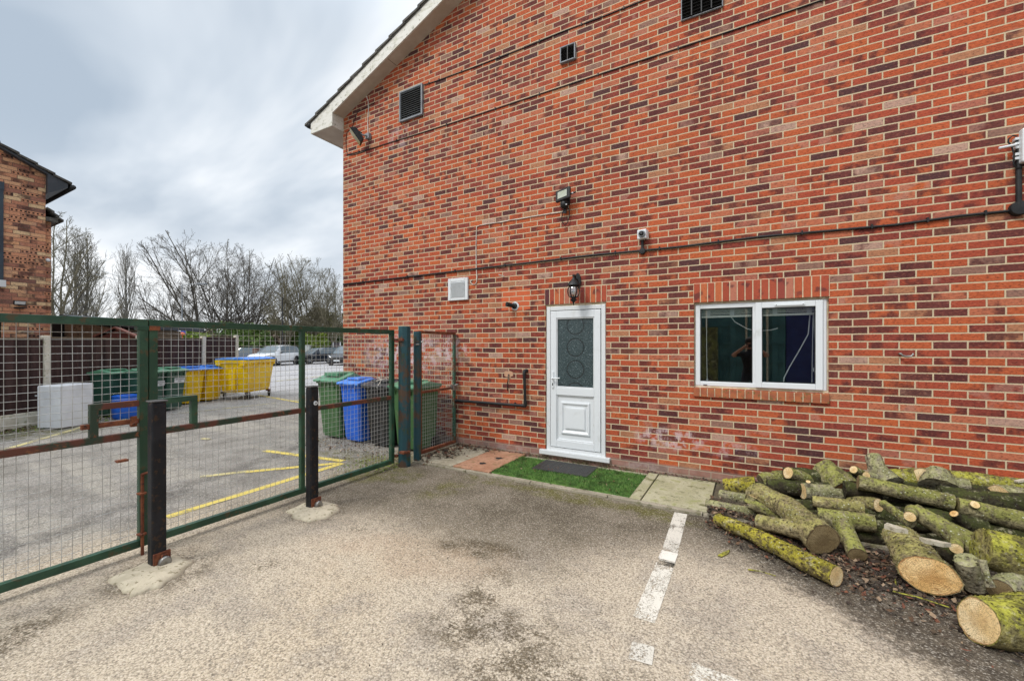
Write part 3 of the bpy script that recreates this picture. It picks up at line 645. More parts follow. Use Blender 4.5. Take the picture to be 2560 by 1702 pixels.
q=m.build('lens',simple('yellowed_lens',(.36,.29,.08),(.24,.19,.06),.25,5),e); q.location-=o0

# LED floodlight with sensor
e=empty('led_floodlight',W(1410,510,0),0,'black LED floodlight with round motion sensor above the door lantern','floodlight'); o0=Vector(e.location)
hc=W(1080+1172*.2798,440+168*.2798,-.10)
rot=Matrix.Rotation(R(-14),4,'Z')@Matrix.Rotation(R(-8),4,'X')@Matrix.Rotation(R(-5),4,'Y')
m=MB(); m.box(hc,(.235,.04,.165),0,rot)
q=m.build('head',M_BLACK,e,bev=.012); q.location-=o0
m=MB(); m.box(hc+rot@Vector((0,-.0225,0)),(.15,.004,.095),0,rot); q=m.build('lens',simple('led_lens',(.40,.43,.36),(.33,.36,.27),.15,9),e); q.location-=o0
pc=W(1080+1183*.2798,440+255*.2798,-.07)
m=MB(); m.lathe([(.0,-.062),(.03,-.055),(.05,-.03),(.057,0),(.05,.03),(.03,.05),(0.,.056)],pc,16); m.tube([hc+Vector((0,.02,-.05)),pc],.022,8); m.tube([pc,Vector((pc.x,-.01,pc.z-.02))],.025,8); m.box((pc.x+.01,-.015,pc.z+.06),(.09,.03,.11)); m.box(pc+Vector((0,.02,-.09)),(.04,.03,.05))
q=m.build('sensor',M_BLACK,e,smooth=True,angle=40); q.location-=o0
m=MB(); pe=W(1080+1200*.2798,440+255*.2798,-.125); m.lathe([(.0,-.01),(.011,-.005),(.011,.005),(0,.01)],pe,8); m.lathe([(.0,-.012),(.013,-.005),(.013,.006),(0,.012)],W(1080+1255*.2798,440+152*.2798,-.1),8); each(m,'indicator',M_UPVC,e,o0,smooth=True)
m=MB(); m.tube([W(1080+1240*.2798,440+162*.2798,-.09),W(1080+1285*.2798,440+142*.2798,-.08)],.012,8); q=m.build('knob',M_BLACK,e); q.location-=o0
m=MB(); m.tube(polyW(zl(1080,440,.2798,[(1180,290),(1168,330),(1158,380),(1165,420),(1188,436),(1210,420),(1224,370),(1230,320),(1220,290)]),-.03),.006,6); q=m.build('cable_loop',M_BLACK,e,smooth=True); q.location-=o0

# white box camera on a black stem
e=empty('box_camera',W(1607.5,628,0),0,'white square camera on a black stem above the conduit, left of the window','camera'); o0=Vector(e.location)
c=W(1607,587,-.05); m=MB(); m.box(c,(.115,.09,.115),R(-8)); q=m.build('housing',M_UPVC,e,bev=.01); q.location-=o0
m=MB(); m.lathe([(.0,0),(.040,0),(.043,.012),(.040,.03),(.030,.035),(.028,.028),(0,.026)],c+Vector((.0,-.045,-.002)),18,Matrix.Rotation(R(90),4,'X')); q=m.build('lens_ring',M_GREY,e,smooth=True,angle=35); q.location-=o0
m=MB(); m.lathe([(.0,0),(.027,0),(.026,.012),(.012,.02),(0,.021)],c+Vector((.0,-.066,-.002)),16,Matrix.Rotation(R(90),4,'X')); q=m.build('lens',M_BLACK,e,smooth=True); q.location-=o0
c2=W(1607,629,-.0); m=MB(); m.bb((c2.x-.014,-.035,c2.z),(c2.x+.014,-.004,c.z-.05)); m.lathe([(0,0),(.040,0),(.040,.03),(.034,.038),(0,.04)],(c2.x,-.002,c2.z),18,Matrix.Rotation(R(90),4,'X')); q=m.build('stem',M_BLACK,e,bev=.003); q.location-=o0
# little bullet camera
c=W(1286,765,0); e=empty('bullet_camera',c,0,'tiny black bullet camera in a mortar patch left of the door','camera'); o0=Vector(e.location)
m=MB(); 
for j in range(1):
    vs=[]; nn=18
    for t in range(nn):
        aa=2*math.pi*t/nn; rr=.062*(1+.18*mnoise.noise(Vector((math.cos(aa)*2,math.sin(aa)*2,3))))
        vs.append((c.x+.012+rr*math.cos(aa),-.004,c.z+rr*math.sin(aa)))
    m.add(vs,[tuple(range(nn))]); 
q=m.build('mortar_patch',M_UPVC2,e); q.location-=o0
m=MB(); m.lathe([(0,0),(.045,0),(.045,.02),(.03,.03),(0,.03)],(c.x+.005,-.004,c.z),16,Matrix.Rotation(R(90),4,'X')); m.tube([(c.x,-.03,c.z),(c.x-.035,-.075,c.z+.012),(c.x-.06,-.125,c.z+.018)],.03,12,rs=[.026,.034,.034]); q=m.build('housing',M_BLACK,e,smooth=True,angle=40); q.location-=o0
# lantern
LX=W(1434,720,-.17).x; lz=lambda v: W(1432,440+v*.2798,-.17).z
e=empty('wall_lantern',(LX,0,2.2),0,'black coach lantern with round ribbed glass over the white door','lantern'); o0=Vector(e.location)
bx=W(1080+1305*.2798,690,0).x
zt,zbm=W(1444,440+868*.2798,-.01).z,W(1444,440+1012*.2798,-.01).z
m=MB(); pts=[]
for t in range(20):
    aa=2*math.pi*t/20; pts.append((bx+.045*math.cos(aa),(zt+zbm)/2+(zt-zbm)/2*math.sin(aa)*(1 if abs(math.sin(aa))<.8 else 1)))
m.prism(pts,'Y',-.022,-.001); q=m.build('backplate',M_BLACK,e,bev=.004); q.location-=o0
zc=lz(935); 
m=MB(); arm=[(bx,-.02,zt-.10),(bx-.02,-.07,zt-.075),(LX+.01,-.13,zt-.05),(LX,-.17,zt-.07),(LX,-.17,zc+.02)]; m.tube(arm,.012,8); m.tube([(bx,-.02,zt-.16),(bx-.015,-.06,zt-.13),(bx-.03,-.075,zt-.09),(bx-.01,-.06,zt-.06)],.009,8); m.lathe([(0,-.02),(.018,-.01),(.018,.01),(0,.02)],(LX,-.17,zt-.055),10); q=m.build('arm',M_BLACK,e,smooth=True,angle=50); q.location-=o0
L=(LX,-.17,0)
m=MB(); m.lathe([(.0,lz(905)),(.02,lz(912)),(.028,lz(928)),(.05,lz(940)),(.082,lz(965)),(.088,lz(978)),(.070,lz(984)),(0,lz(985))],L,18); q=m.build('cap',M_BLACK,e,smooth=True,angle=35); q.location-=o0
kg=NT('lantern_glass'); ga=kg.n('BsdfTransparent'); ga.inputs[0].default_value=(.8,.84,.85,1); gb=kg.n('BsdfGlossy'); gb.inputs['Roughness'].default_value=.04; gm=kg.n('MixShader'); gm.inputs[0].default_value=.35; kg.t.links.new(ga.outputs[0],gm.inputs[1]); kg.t.links.new(gb.outputs[0],gm.inputs[2]); kg.t.links.new(gm.outputs[0],kg.out.inputs[0]); M_LGLASS=kg.m
gprof=[(.050,lz(984)),(.066,lz(1000)),(.075,lz(1025)),(.072,lz(1050)),(.058,lz(1072)),(.045,lz(1082))]
m=MB(); m.lathe(gprof,L,24); q=m.build('globe',M_LGLASS,e,smooth=True,angle=60); q.location-=o0
m=MB(); m.lathe([(.0,0),(.012,0),(.02,.03),(.015,.06),(0,.07)],(LX,-.17,lz(1060)),12); q=m.build('bulb',M_UPVC,e,smooth=True); q.location-=o0
m=MB()
for j in range(6):
    aa=2*math.pi*(j+.3)/6; m.tube([(LX+(r_+.003)*math.cos(aa),-.17+(r_+.003)*math.sin(aa),z) for r_,z in gprof],.006,6)
q=m.build('rib',M_BLACK,e,smooth=True); q.location-=o0
m=MB(); m.lathe([(.0,lz(1160)),(.006,lz(1150)),(.012,lz(1130)),(.04,lz(1112)),(.045,lz(1104)),(.03,lz(1098)),(.03,lz(1090)),(.052,lz(1085)),(.05,lz(1079)),(0,lz(1078))],L,18); q=m.build('base',M_BLACK,e,smooth=True,angle=35); q.location-=o0

# drain pipe stub
m=MB(); z_=.735; xa_,xb_=W(1140,1014,-.05).x,W(1313,1014,-.05).x; 
e=empty('waste_pipe',(xb_,-.05,z_),0,'black plastic waste pipe with an elbow running left of the door','pipe'); o0=Vector(e.location)
zt_=W(1309,929,-.05).z
m.tube([(xa_,-.05,z_-.005),(xb_-.02,-.05,z_)],.0215,12); m.tube([(xb_,-.05,z_+.02),(xb_-.015,-.05,zt_-.02)],.0215,12); q=m.build('pipe',M_BLACK,e,smooth=True,angle=50); q.location-=o0
m=MB(); m.tube([(xb_-.06,-.05,z_),(xb_-.005,-.05,z_),(xb_,-.05,z_+.005),(xb_,-.05,z_+.06)],.027,12); m.tube([(xb_-.015,-.05,zt_-.05),(xb_-.015,-.05,zt_+.005),(xb_-.005,-.03,zt_+.012),(xb_,.01,zt_+.012)],.027,12); m.tube([(xa_+.07,-.05,z_-.004),(xa_+.13,-.05,z_-.004)],.026,12); m.tube([(xa_-.01,-.05,z_-.006),(xa_+.02,-.05,z_-.006)],.027,12); q=m.build('joint',M_BLACK,e,smooth=True,angle=50); q.location-=o0
m=MB(); m.bb((xb_-.2,-.03,z_-.028),(xb_-.175,-.001,z_+.03)); q=m.build('bracket',M_BLACK,e,bev=.004); q.location-=o0
# cut lead
pts=polyW([(1271,936),(1270,950),(1268,962),(1269,977)],-.02); m=MB(); m.tube([pts[0]+Vector((0,.02,0))]+pts,.007,8); o=m.build('cut_lead',M_BLACK,smooth=True); tag(o,'short cut black lead hanging from a filled hole in the brickwork','cable')
m=MB(); vs=[]; c=W(1272,935)
for t in range(14):
    aa=2*math.pi*t/14; rr=.075*(1+.5*mnoise.noise(Vector((math.cos(aa)*2,math.sin(aa)*2,7)))); vs.append((c.x+rr*math.cos(aa),-.003,c.z+rr*.7*math.sin(aa)))
m.add(vs,[tuple(range(14))]); m.build('mortar_smear',simple('pink_mortar',(.50,.30,.19),(.42,.22,.13),.95,14),o)
# metal hook on the right, little stub on the left
m=MB(); pts=zl(2060,780,.21195,[(888,492),(905,490),(925,512),(960,522),(1030,520),(1052,500),(1040,490)]); m.tube([W(*pts[0],0)]+[W(a,b,-.05) for a,b in pts],.0095,8); tag(m.build('wall_hook',M_STEEL,smooth=True),'small bent galvanised hook sticking out of the bricks right of the window','hook')
m=MB(); p=W(1260,691,0); m.tube([p,p+Vector((-.03,-.05,.012)),p+Vector((-.05,-.07,.02))],.008,6); tag(m.build('wall_stub',M_WCABLE),'small pale stub poking out of the bricks right of the white grille','stub')
# conduit riser and antenna unit at the right edge
jx=2544; e=empty('antenna_unit',W(2544,523,0),0,'white antenna box strapped to a black pole at the right edge of the wall','antenna'); o0=Vector(e.location)
jb=W(2544,523,-.0); m=MB(); m.lathe([(0,0),(.062,0),(.062,.035),(.054,.045),(0,.047)],(jb.x,-.002,jb.z),20,Matrix.Rotation(R(90),4,'X')); q=m.build('junction_box',M_BLACK,e,smooth=True,angle=40); q.location-=o0
tp=W(2544,346,-.03); m=MB(); m.tube([(jb.x-.004,-.03,jb.z),(jb.x-.006,-.03,tp.z)],.020,12); q=m.build('pole',M_BLACK,e,smooth=True,angle=60); q.location-=o0
zz=lambda v: W(2544,280+v*.204,-.05).z
m=MB()
for v in (330,390,435,520,570): m.box((jb.x-.006,-.032,zz(v)),(.058,.052,.022),0,Matrix.Rotation(R(4),4,'Y'))
a=W(2340+770*.204,280+445*.204,-.07); b=W(2340+985*.204,280+400*.204,-.07); m.tube([a,b],.011,8); q=m.build('strap',M_UPVC,e,bev=.003); q.location-=o0
m=MB(); bx0=W(2340+1030*.204,420,-.07).x; m.bb((bx0,-.11,zz(645)),(bx0+.28,-.04,zz(235))); q=m.build('antenna_box',M_UPVC,e,bev=.012); q.location-=o0
m=MB(); m.tube([W(2340+x*.204,280+y*.204,-.05) for x,y in ((1000,300),(940,290),(890,330),(885,370),(930,430),(955,520),(950,640),(985,690),(1060,685))],.006,6); q=m.build('lead',M_BLACK,e,smooth=True); q.location-=o0

# ------------------------------------------------------------------ mats in front of the door
def turf_mat(name,a,b,c):
    k=NT(name); i=k.noise(14,4,.6,k.pos()).outputs[0]; j=k.noise(120,2,.6,k.pos()).outputs[0]
    cc=k.mix(k.sstep(i,.4,.6),a,b); cc=k.mix(k.sstep(j,.52,.66,0.,.8),cc,c); d_=k.noise(5,5,.7,k.mapping(k.pos(),loc=(2,5,0))).outputs[0]; cc=k.mix(k.sstep(d_,.48,.36,0.,.75),cc,(.03,.045,.012)); return k.pbr(cc,.8,0,None,.3)
M_TURF=turf_mat('artificial_turf',(.05,.135,.025),(.095,.21,.038),(.22,.25,.09))
t=MB(); rnd=random.Random(11)
t.bb((-2.80,-.945,.012),(-1.09,-.14,.026))
for i in range(30000):
    x=rnd.uniform(-2.80,-1.09); y=rnd.uniform(-.945,-.14); a=rnd.uniform(0,6.283); h=rnd.uniform(.008,.034); dx,dy=math.cos(a),math.sin(a); L=rnd.uniform(.006,.030)
    if (-2.41<x<-1.69) and (-.6<y<-.16): continue
    t.v+= [Vector((x-dy*.0022,y+dx*.0022,.025)),Vector((x+dy*.0022,y-dx*.0022,.025)),Vector((x+dx*L,y+dy*L,.025+h))]; n=len(t.v); t.f.append((n-3,n-2,n-1))
me=bpy.data.meshes.new('turf_mat'); me.from_pydata([tuple(v) for v in t.v],[],t.f); me.materials.append(M_TURF); o=bpy.data.objects.new('turf_mat',me); col.objects.link(o)
tag(o,'bright green artificial turf mat lying below the white door','mat')
def rub():
    k=NT('rubber_mat'); p=k.sep(k.obj()); 
    zz=k.math('PINGPONG',p[0],.03); w_=k.math('SINE',k.math('MULTIPLY',k.math('ADD',p[1],zz),190.))
    return k.pbr(k.mix(k.noise(20,4,.6,k.obj()).outputs[0],(.012,.013,.014),(.035,.034,.032)),.5,0,k.bump(w_,.8,.006),.5)
m=MB(); m.box((-2.05,-.375,.038),(.73,.45,.016),R(1)); o=m.build('door_mat',rub(),origin=(-2.05,-.375,.038),bev=.006); tag(o,'black ribbed rubber door mat on the green turf','mat')

# ------------------------------------------------------------------ gates and posts
XG=-4.08
def wires(mb,X,y0,y1,z0,z1,sp=.0515,r=.0017,seed=1):
    rn=random.Random(seed); n=max(1,round((y1-y0)/sp)); k=max(1,round((z1-z0)/sp))
    for i in range(1,n):
        y=y0+(y1-y0)*i/n; b=rn.uniform(-.006,.006); mb.tube([(X+b*.3,y,z0),(X+b,y+b*.6,(z0+z1)/2),(X,y,z1)],r,5,False)
    for j in range(1,k):
        z=z0+(z1-z0)*j/k; b=rn.uniform(-.006,.006); mb.tube([(X+.003,y0,z),(X+.003+b,(y0+y1)/2,z-.006+b*.5),(X+.003,y1,z)],r,5,False)
def gate(name,ya,yb,hinge_hi,label):
    """frame from ya to yb (lock stile at the latch side)"""
    e=empty(name,(XG,ya if hinge_hi else yb,0),0,label,'gate','gate leaves'); o0=Vector(e.location)
    s=.054; zb_,zm,zt=.055,.925,1.80
    m=MB(); m.bb((XG-.025,ya,zt-s),(XG+.025,yb,zt)); m.bb((XG-.025,ya,zb_),(XG+.025,yb,zb_+s))
    m.bb((XG-.0255,ya,zb_+s),(XG+.0255,ya+s,zt-s)); m.bb((XG-.0255,yb-s,zb_+s),(XG+.0255,yb,zt-s))
    ym=(ya+yb)/2; m.bb((XG-.024,ym-.022,zb_+s),(XG+.024,ym+.022,zt-s)); 
    q=m.build('frame',M_GREEN,e,bev=.003,origin=(XG,ya,0)); q.location-=o0
    m=MB(); m.bb((XG-.0235,ya+s,zm-.03),(XG+.0255,ym-.022,zm+.018)); m.bb((XG-.0235,ym+.022,zm-.03),(XG+.0255,yb-s,zm+.018)); q=m.build('mid_rail',M_RUSTG,e,bev=.003,origin=(XG,ya,0)); q.location-=o0
    lk=1 if hinge_hi else -1            # latch box sits at the lock end
    y0=ya+s if hinge_hi else yb-s
    yl=y0+lk*.275
    m=MB(); a,b=sorted((y0,yl)); m.bb((XG-.024,a,1.135),(XG+.024,b,1.18)); a,b=sorted((yl-lk*.045,yl)); m.bb((XG-.0245,a,zm+.0185),(XG+.0245,b,1.135)); q=m.build('latch_box',M_GREEN if hinge_hi else M_RUSTG,e,bev=.003,origin=(XG,ya,0)); q.location-=o0
    m=MB(); 
    for a,b in ((ya+s,ym-.022),(ym+.022,yb-s)):
        wires(m,XG-.012,a,b,zm+.018,zt-s,seed=3); wires(m,XG-.012,a,b,zb_+s,zm-.03,seed=7)
    q=m.build('wire_mesh',M_WIRE,e,smooth=True); q.location-=o0
    return e,o0
gl,go=gate('gate_leaf',-6.62,-3.918,False,'green mesh gate leaf with the rusty drop bolt and latch bar')
gr,gro=gate('gate_leaf',-3.912,-1.335,True,'green mesh gate leaf hung on the rusty teal post')
# parts only the left leaf has
m=MB(); m.tube([(XG+.045,-3.962,.0),(XG+.045,-3.962,.62)],.011,8); m.tube([(XG+.045,-3.962,.615),(XG+.08,-3.932,.63),(XG+.09,-3.922,.60)],.011,8)
q=m.build('drop_bolt',M_RUST,gl,smooth=True,angle=50); q.location-=go
m=MB()
for z in (.16,.47): m.lathe([(.012,-.008),(.026,-.008),(.026,.008),(.012,.008)],(XG+.045,-3.962,z),12)
for z in (.16,.47): m.box((XG+.03,-3.975,z),(.03,.03,.012))
q=m.build('bolt_ring',M_RUST,gl,bev=.003); q.location-=go
m=MB(); m.bb((XG-.012,-4.29,1.005),(XG+.016,-3.87,1.04)); m.tube([(XG+.03,-3.99,1.02),(XG+.055,-4.0,1.02),(XG+.06,-4.04,1.0)],.010,8); m.bb((XG+.0262,-4.03,.985),(XG+.04,-3.99,1.065)); q=m.build('latch_bar',M_RUST,gl,bev=.003); q.location-=go
m=MB(); m.bb((XG-.03,-4.10,.73),(XG+.02,-4.035,.745)); q=m.build('lug',M_RUST,gl); q.location-=go
m=MB(); m.bb((XG-.03,-3.985,1.715),(XG+.032,-3.9145,1.75)); q=m.build('stop_plate',M_GREEN,gl,bev=.003); q.location-=go
m=MB(); m.bb((XG+.0258,-3.914,1.715),(XG+.034,-3.845,1.75)); q=m.build('stop_plate',M_RUST,gr,bev=.002); q.location-=gro
m=MB(); m.bb((XG-.005,-1.335,1.66),(XG+.05,-1.28,1.685)); m.tube([(XG-.03,-1.36,1.67),(XG+.06,-1.33,1.67)],.009,8); m.bb((XG-.005,-1.335,.13),(XG+.05,-1.28,.16)); q=m.build('hinge',M_RUST,gr); q.location-=gro

def post(name,c,sx,sy,h,mat,label,cat='post',group=None,cap=True,bevel=.012,collar=True):
    e=empty(name,(c[0],c[1],0),0,label,cat,group)
    m=MB(); m.bb((-sx/2,-sy/2,-.02),(sx/2,sy/2,h)); m.build('shaft',mat,e,bev=bevel)
    if cap: m=MB(); m.bb((-sx/2-.006,-sy/2-.006,h+.0005),(sx/2+.006,sy/2+.006,h+.012)); m.build('cap',simple('worn_cap',(.06,.06,.06),(.1,.09,.085),.7,12),e,bev=.004)
    if collar:
        m=MB(); m.bb((sx/2-.01,-sy/2+.005,.005),(sx/2+.01,sy/2+.02,.11)); m.build('lock_plate',M_RUST,e,bev=.003)
        m=MB(); m.lathe([(0,-.018),(.034,-.018),(.040,-.008),(.040,.008),(.034,.018),(0,.018)],(sx/2+.03,sy/2-.025,.035),14,Matrix.Rotation(R(90),4,'Y')@Matrix.Scale(1.25,4,(1,0,0))); pk=m.build('padlock',M_STEEL,e,smooth=True,angle=40)
        m=MB(); m.tube([(sx/2+.03,sy/2-.045,.06),(sx/2+.03,sy/2-.04,.095),(sx/2+.028,sy/2-.01,.095),(sx/2+.03,sy/2-.005,.06)],.006,6); m.build('shackle',M_RUST,pk,smooth=True)
    return e
post('security_post',(-3.735,-3.98),.085,.088,1.19,M_BPOST,'black square security post standing where the two gate leaves meet',group='black posts by the gate')
pb=post('security_post',(-3.735,-2.745),.085,.088,1.19,M_BPOST,'black square security post with a round white disc near its top',group='black posts by the gate')
m=MB(); m.lathe([(0,0),(.022,0),(.020,.006),(0,.007)],(.043,.006,1.035),16,Matrix.Rotation(R(90),4,'Y')); m.build('disc',M_UPVC,pb)
m=MB(); m.lathe([(0,0),(.008,0),(.007,.002),(0,.0025)],(.0505,.006,1.035),10,Matrix.Rotation(R(90),4,'Y')); m.build('disc_hole',M_BLACK,pb)
def octo(name,c,rx,ry,h,label,group):
    m=MB(); pts=[(rx*math.cos(2*math.pi*(i+.5)/8),ry*math.sin(2*math.pi*(i+.5)/8)) for i in range(8)]; m.prism(pts,'Z',-.02,h)
    e=empty(name,(c[0],c[1],0),0,label,'post',group); m.build('shaft',M_TEAL,e,bev=.008); return e
pc_=octo('gate_post',(-3.99,-1.22),.085,.085,1.85,'thick rusty teal gate post carrying the large gate leaf','teal gate posts')
m=MB(); m.bb((-.02,-.10,1.655),(.06,-.07,1.69)); m.bb((.02,-.12,.19),(.10,-.06,.22)); m.box((.09,-.04,.20),(.03,.07,.03)); m.build('hinge',M_RUST,pc_,bev=.003)
pd_=octo('gate_post',(-3.98,-.985),.055,.055,1.79,'thinner teal post beside the wall, hanging the small side gate','teal gate posts')
m=MB(); m.tube([(.03,-.06,1.61),(.05,-.02,1.61)],.012,6); m.build('hinge',M_STEEL,pd_)
# side gate
e=empty('side_gate',(-4.06,-.86,0),0,'narrow rusty mesh side gate between the teal post and the brick wall','gate'); o0=Vector(e.location); XS=-4.06
m=MB(); ya,yb,s=-.865,-.035,.042
m.bb((XS-.02,ya,1.765),(XS+.02,yb,1.805)); m.bb((XS-.02,ya,.06),(XS+.02,yb,.105)); m.bb((XS-.0205,ya,.105),(XS+.0205,ya+s,1.765)); q=m.build('frame',M_RUST,e,bev=.003); q.location-=o0
m=MB(); m.bb((XS-.0205,yb-s,.105),(XS+.0205,yb,1.765)); q=m.build('lock_stile',simple('worn_green_paint',(.03,.085,.055),(.09,.05,.025),.6,7,.48,.56,.3,c3=(.10,.19,.15)),e,bev=.003); q.location-=o0
m=MB(); m.bb((XS-.019,ya+s,.915),(XS+.0195,yb-s,.95)); q=m.build('mid_rail',M_RUST,e,bev=.003); q.location-=o0
m=MB(); wires(m,XS,ya+s,yb-s,.95,1.765,.05,seed=9); wires(m,XS,ya+s,yb-s,.105,.915,.05,seed=4); q=m.build('wire_mesh',M_WIRE,e,smooth=True); q.location-=o0
m=MB(); m.bb((XS-.0,yb-.12,.93),(XS+.035,yb-.01,.985)); m.box((XS+.035,yb-.07,.93),(.03,.06,.07)); m.tube([(XS+.02,yb-.06,.97),(XS+.06,yb-.02,.985),(XS+.06,yb+.02,.99)],.012,8); q=m.build('latch',M_STEEL,e,bev=.004); q.location-=o0
m=MB(); m.tube([(XS-.03,ya+.01,1.64),(XS+.05,ya+.03,1.65)],.012,8); m.box((XS+.01,ya-.01,1.635),(.04,.04,.03)); q=m.build('hinge',M_STEEL,e); q.location-=o0
# concrete pads round the posts
def pad(pts,label,seed):
    rn=random.Random(seed); P=[G(*p) for p in pts]; c=sum(P,Vector())/len(P); out=[]
    for i in range(len(P)):
        a,b=P[i],P[(i+1)%len(P)]
        for t in range(5): q=a.lerp(b,t/5); out.append(q+(q-c)*rn.uniform(-.10,.07))
    m=MB(); n=len(out); m.v=[Vector((p.x,p.y,-.02)) for p in out]+[Vector((p.x,p.y,.012+rn.uniform(-.003,.004))) for p in out]+[c+(p-c)*.8+Vector((0,0,.026+rn.uniform(-.008,.008))) for p in out]+[c+Vector((0,0,.034))]
    for i in range(n):
        j=(i+1)%n; m.f+= [(i,j,j+n,i+n),(i+n,j+n,j+2*n,i+2*n),(i+2*n,j+2*n,3*n)]
    o=m.build('concrete_pad',M_CONC,smooth=True,origin=(c.x,c.y,0)); tag(o,label,'concrete pad','concrete pads under the posts')
pad([(268,1449),(300,1475),(326,1493),(400,1470),(485,1411),(470,1398),(434,1388),(372,1408)],'long pale concrete pad cast round the foot of the post where the leaves meet',1)
pad([(720,1280),(735,1295),(775,1307),(815,1295),(856,1277),(842,1264),(800,1250),(765,1258)],'small pale concrete pad round the foot of the post with the white disc',2)

# ------------------------------------------------------------------ bins
def bin_mat(name,c,c2,rough=.45,dirt=None,scale=7,lo=.45,hi=.7): return simple(name,c,c2,rough,scale,lo,hi,.08,c3=dirt)
M_BG=bin_mat('green_bin',(.045,.125,.040),(.06,.15,.055),dirt=(.10,.14,.07)); M_BGD=bin_mat('dark_green_bin',(.026,.082,.055),(.035,.10,.068)); M_BGL=bin_mat('green_lid',(.10,.25,.15),(.06,.17,.10))
M_BB=bin_mat('blue_bin',(.010,.11,.58),(.015,.14,.66)); M_BBL=bin_mat('blue_lid',(.05,.19,.62),(.12,.30,.72)); M_BK=bin_mat('black_bin',(.012,.013,.014),(.02,.02,.02)); M_BKL=bin_mat('black_lid',(.035,.038,.042),(.06,.062,.065))
def scrape():
    k=NT('yellow_bin'); v=k.obj(); n=k.noise(4,5,.6,v).outputs[0]; n2=k.noise(22,5,.75,k.mapping(v,scale=(.6,.6,1.8))).outputs[0]; n3=k.noise(2.2,3,.5,v).outputs[0]
    c=k.mix(k.sstep(n,.4,.65),(.92,.62,.006),(.84,.53,.006)); c=k.mix(k.math('MULTIPLY',k.sstep(n2,.60,.66),k.sstep(n3,.5,.62)),c,(.12,.075,.01))
    return k.pbr(c,.4,0,None,.5)
M_BY=scrape()
M_TYRE=simple('tyre_rubber',(.015,.015,.015),(.03,.03,.03),.8,10)
def wheelie(label,mb,ml,loc,rz,w=.56,d=.70,h=1.06,sticker=None,group=None,dome=.05,open_=0.):
    """two-wheeled bin, front faces local -Y, origin at the middle of its foot"""
    e=empty('wheelie_bin',loc,rz,label,'bin',group)
    m=MB(); wb,db=w*.80,d*.70; zb_=.09; zr=h-.10
    def ring(ww,y0,y1,z,c=.035): return [(-ww/2+c,y0,z),(ww/2-c,y0,z),(ww/2,y0+c,z),(ww/2,y1-c,z),(ww/2-c,y1,z),(-ww/2+c,y1,z),(-ww/2,y1-c,z),(-ww/2,y0+c,z)]
    rings=[ring(wb*.94,-db/2+.02,db/2-.03,zb_-.05),ring(wb,-db/2,db/2,zb_),ring(w*.93,-d*.46,d*.40,zr-.05),ring(w*.94,-d*.465,d*.405,zr-.035),ring(w,-d*.5,d*.43,zr-.03),ring(w,-d*.5,d*.43,zr+.015)]
    for i,r in enumerate(rings): m.v+= [Vector(p) for p in r]
    for i in range(len(rings)-1):
        for j in range(8): a=i*8+j;b=i*8+(j+1)%8; m.f.append((a,b,b+8,a+8))
    m.f.append(tuple(range(7,-1,-1))); m.f.append(tuple(range(len(rings)*8-8,len(rings)*8)))
    # moulded ribs under the rim and a front kick panel
    for x in (-.3,-.1,.1,.3): m.bb((x*w-.008,-d*.485,zr-.10),(x*w+.008,-d*.455,zr-.03))
    for x in (-.22,.0,.22): m.prism([(x*w-.02,-.0),(x*w+.02,0),(x*w+.02,.002),(x*w-.02,.002)],'Z',.2,.21)
    body=m.build('body',mb,e,smooth=True,angle=30)
    m=MB(); L=[]; yy0,yy1=-d*.54,d*.44
    pr=[(yy0,zr-.005),(yy0,zr+.03),(yy0+.06,zr+.045),(0,zr+.045+dome),(yy1-.08,zr+.05),(yy1,zr+.04),(yy1,zr+.01)]
    tilt=Matrix.Translation((0,yy1,zr+.02))@Matrix.Rotation(-open_,4,'X')@Matrix.Translation((0,-yy1,-zr-.02))
    mm=MB(); mm.prism([(a,b) for a,b in pr],'X',-w/2-.015,w/2+.015); 
    for x in (-.28,.28): mm.bb((x*w-.05,yy0-.03,zr+.005),(x*w+.05,yy0+.01,zr+.03))
    mm.bb((-w*.3,yy0+.12,zr+.05+dome*.4),(w*.3,yy1-.18,zr+.062+dome*.9)); mm.v=[tilt@v for v in mm.v]
    mm.build('lid',ml,e,bev=.01)
    m=MB(); m.tube([(-w*.4,d*.5,zr+.0),(w*.4,d*.5,zr+.0)],.014,8); 
    for x in (-.4,0,.4): m.bb((x*w-.015,d*.42,zr-.015),(x*w+.015,d*.505,zr+.015))
    m.build('handle',mb,e)
    for x in (-1,1):
        m=MB(); m.lathe([(0,-.025),(.07,-.025),(.10,-.02),(.10,.02),(.07,.025),(0,.025)],(x*(wb/2+.0),db/2-.03,.10),16,Matrix.Rotation(R(90),4,'Y')); m.build('wheel',M_TYRE,e,smooth=True,angle=35)
    if sticker:
        sw,sh,sx,sz=sticker; yz=lambda z: -db/2+(-d*.46+db/2)*(z-zb_)/(zr-.05-zb_)-.004
        m=MB(); m.add([(sx-sw/2,yz(sz-sh/2),sz-sh/2),(sx+sw/2,yz(sz-sh/2),sz-sh/2),(sx+sw/2,yz(sz+sh/2),sz+sh/2),(sx-sw/2,yz(sz+sh/2),sz+sh/2)],[(0,1,2,3)]); st=m.build('sticker',M_UPVC,e)
        m=MB()
        for row,(ww,zz_) in enumerate(((.8,.22),(.35,-.2))):
            x=sx-sw*ww/2
            while x<sx+sw*ww/2: 
                l=rnd.uniform(.012,.022); z=sz+sh*zz_; m.add([(x,yz(z)-.002,z-sh*.12),(x+l*.7,yz(z)-.002,z-sh*.12),(x+l*.7,yz(z)-.002,z+sh*.12),(x,yz(z)-.002,z+sh*.12)],[(0,1,2,3)]); x+=l
        m.build('lettering',M_GREY,st)
    return e
RZF=R(116.7); NRM=Vector((.893,.45,0)); DIR=Vector((-.45,.893,0))
gf='bins along the wooden fence'
def at_front(c,d=.70): return Vector((c[0],c[1],0))-NRM*d*.37
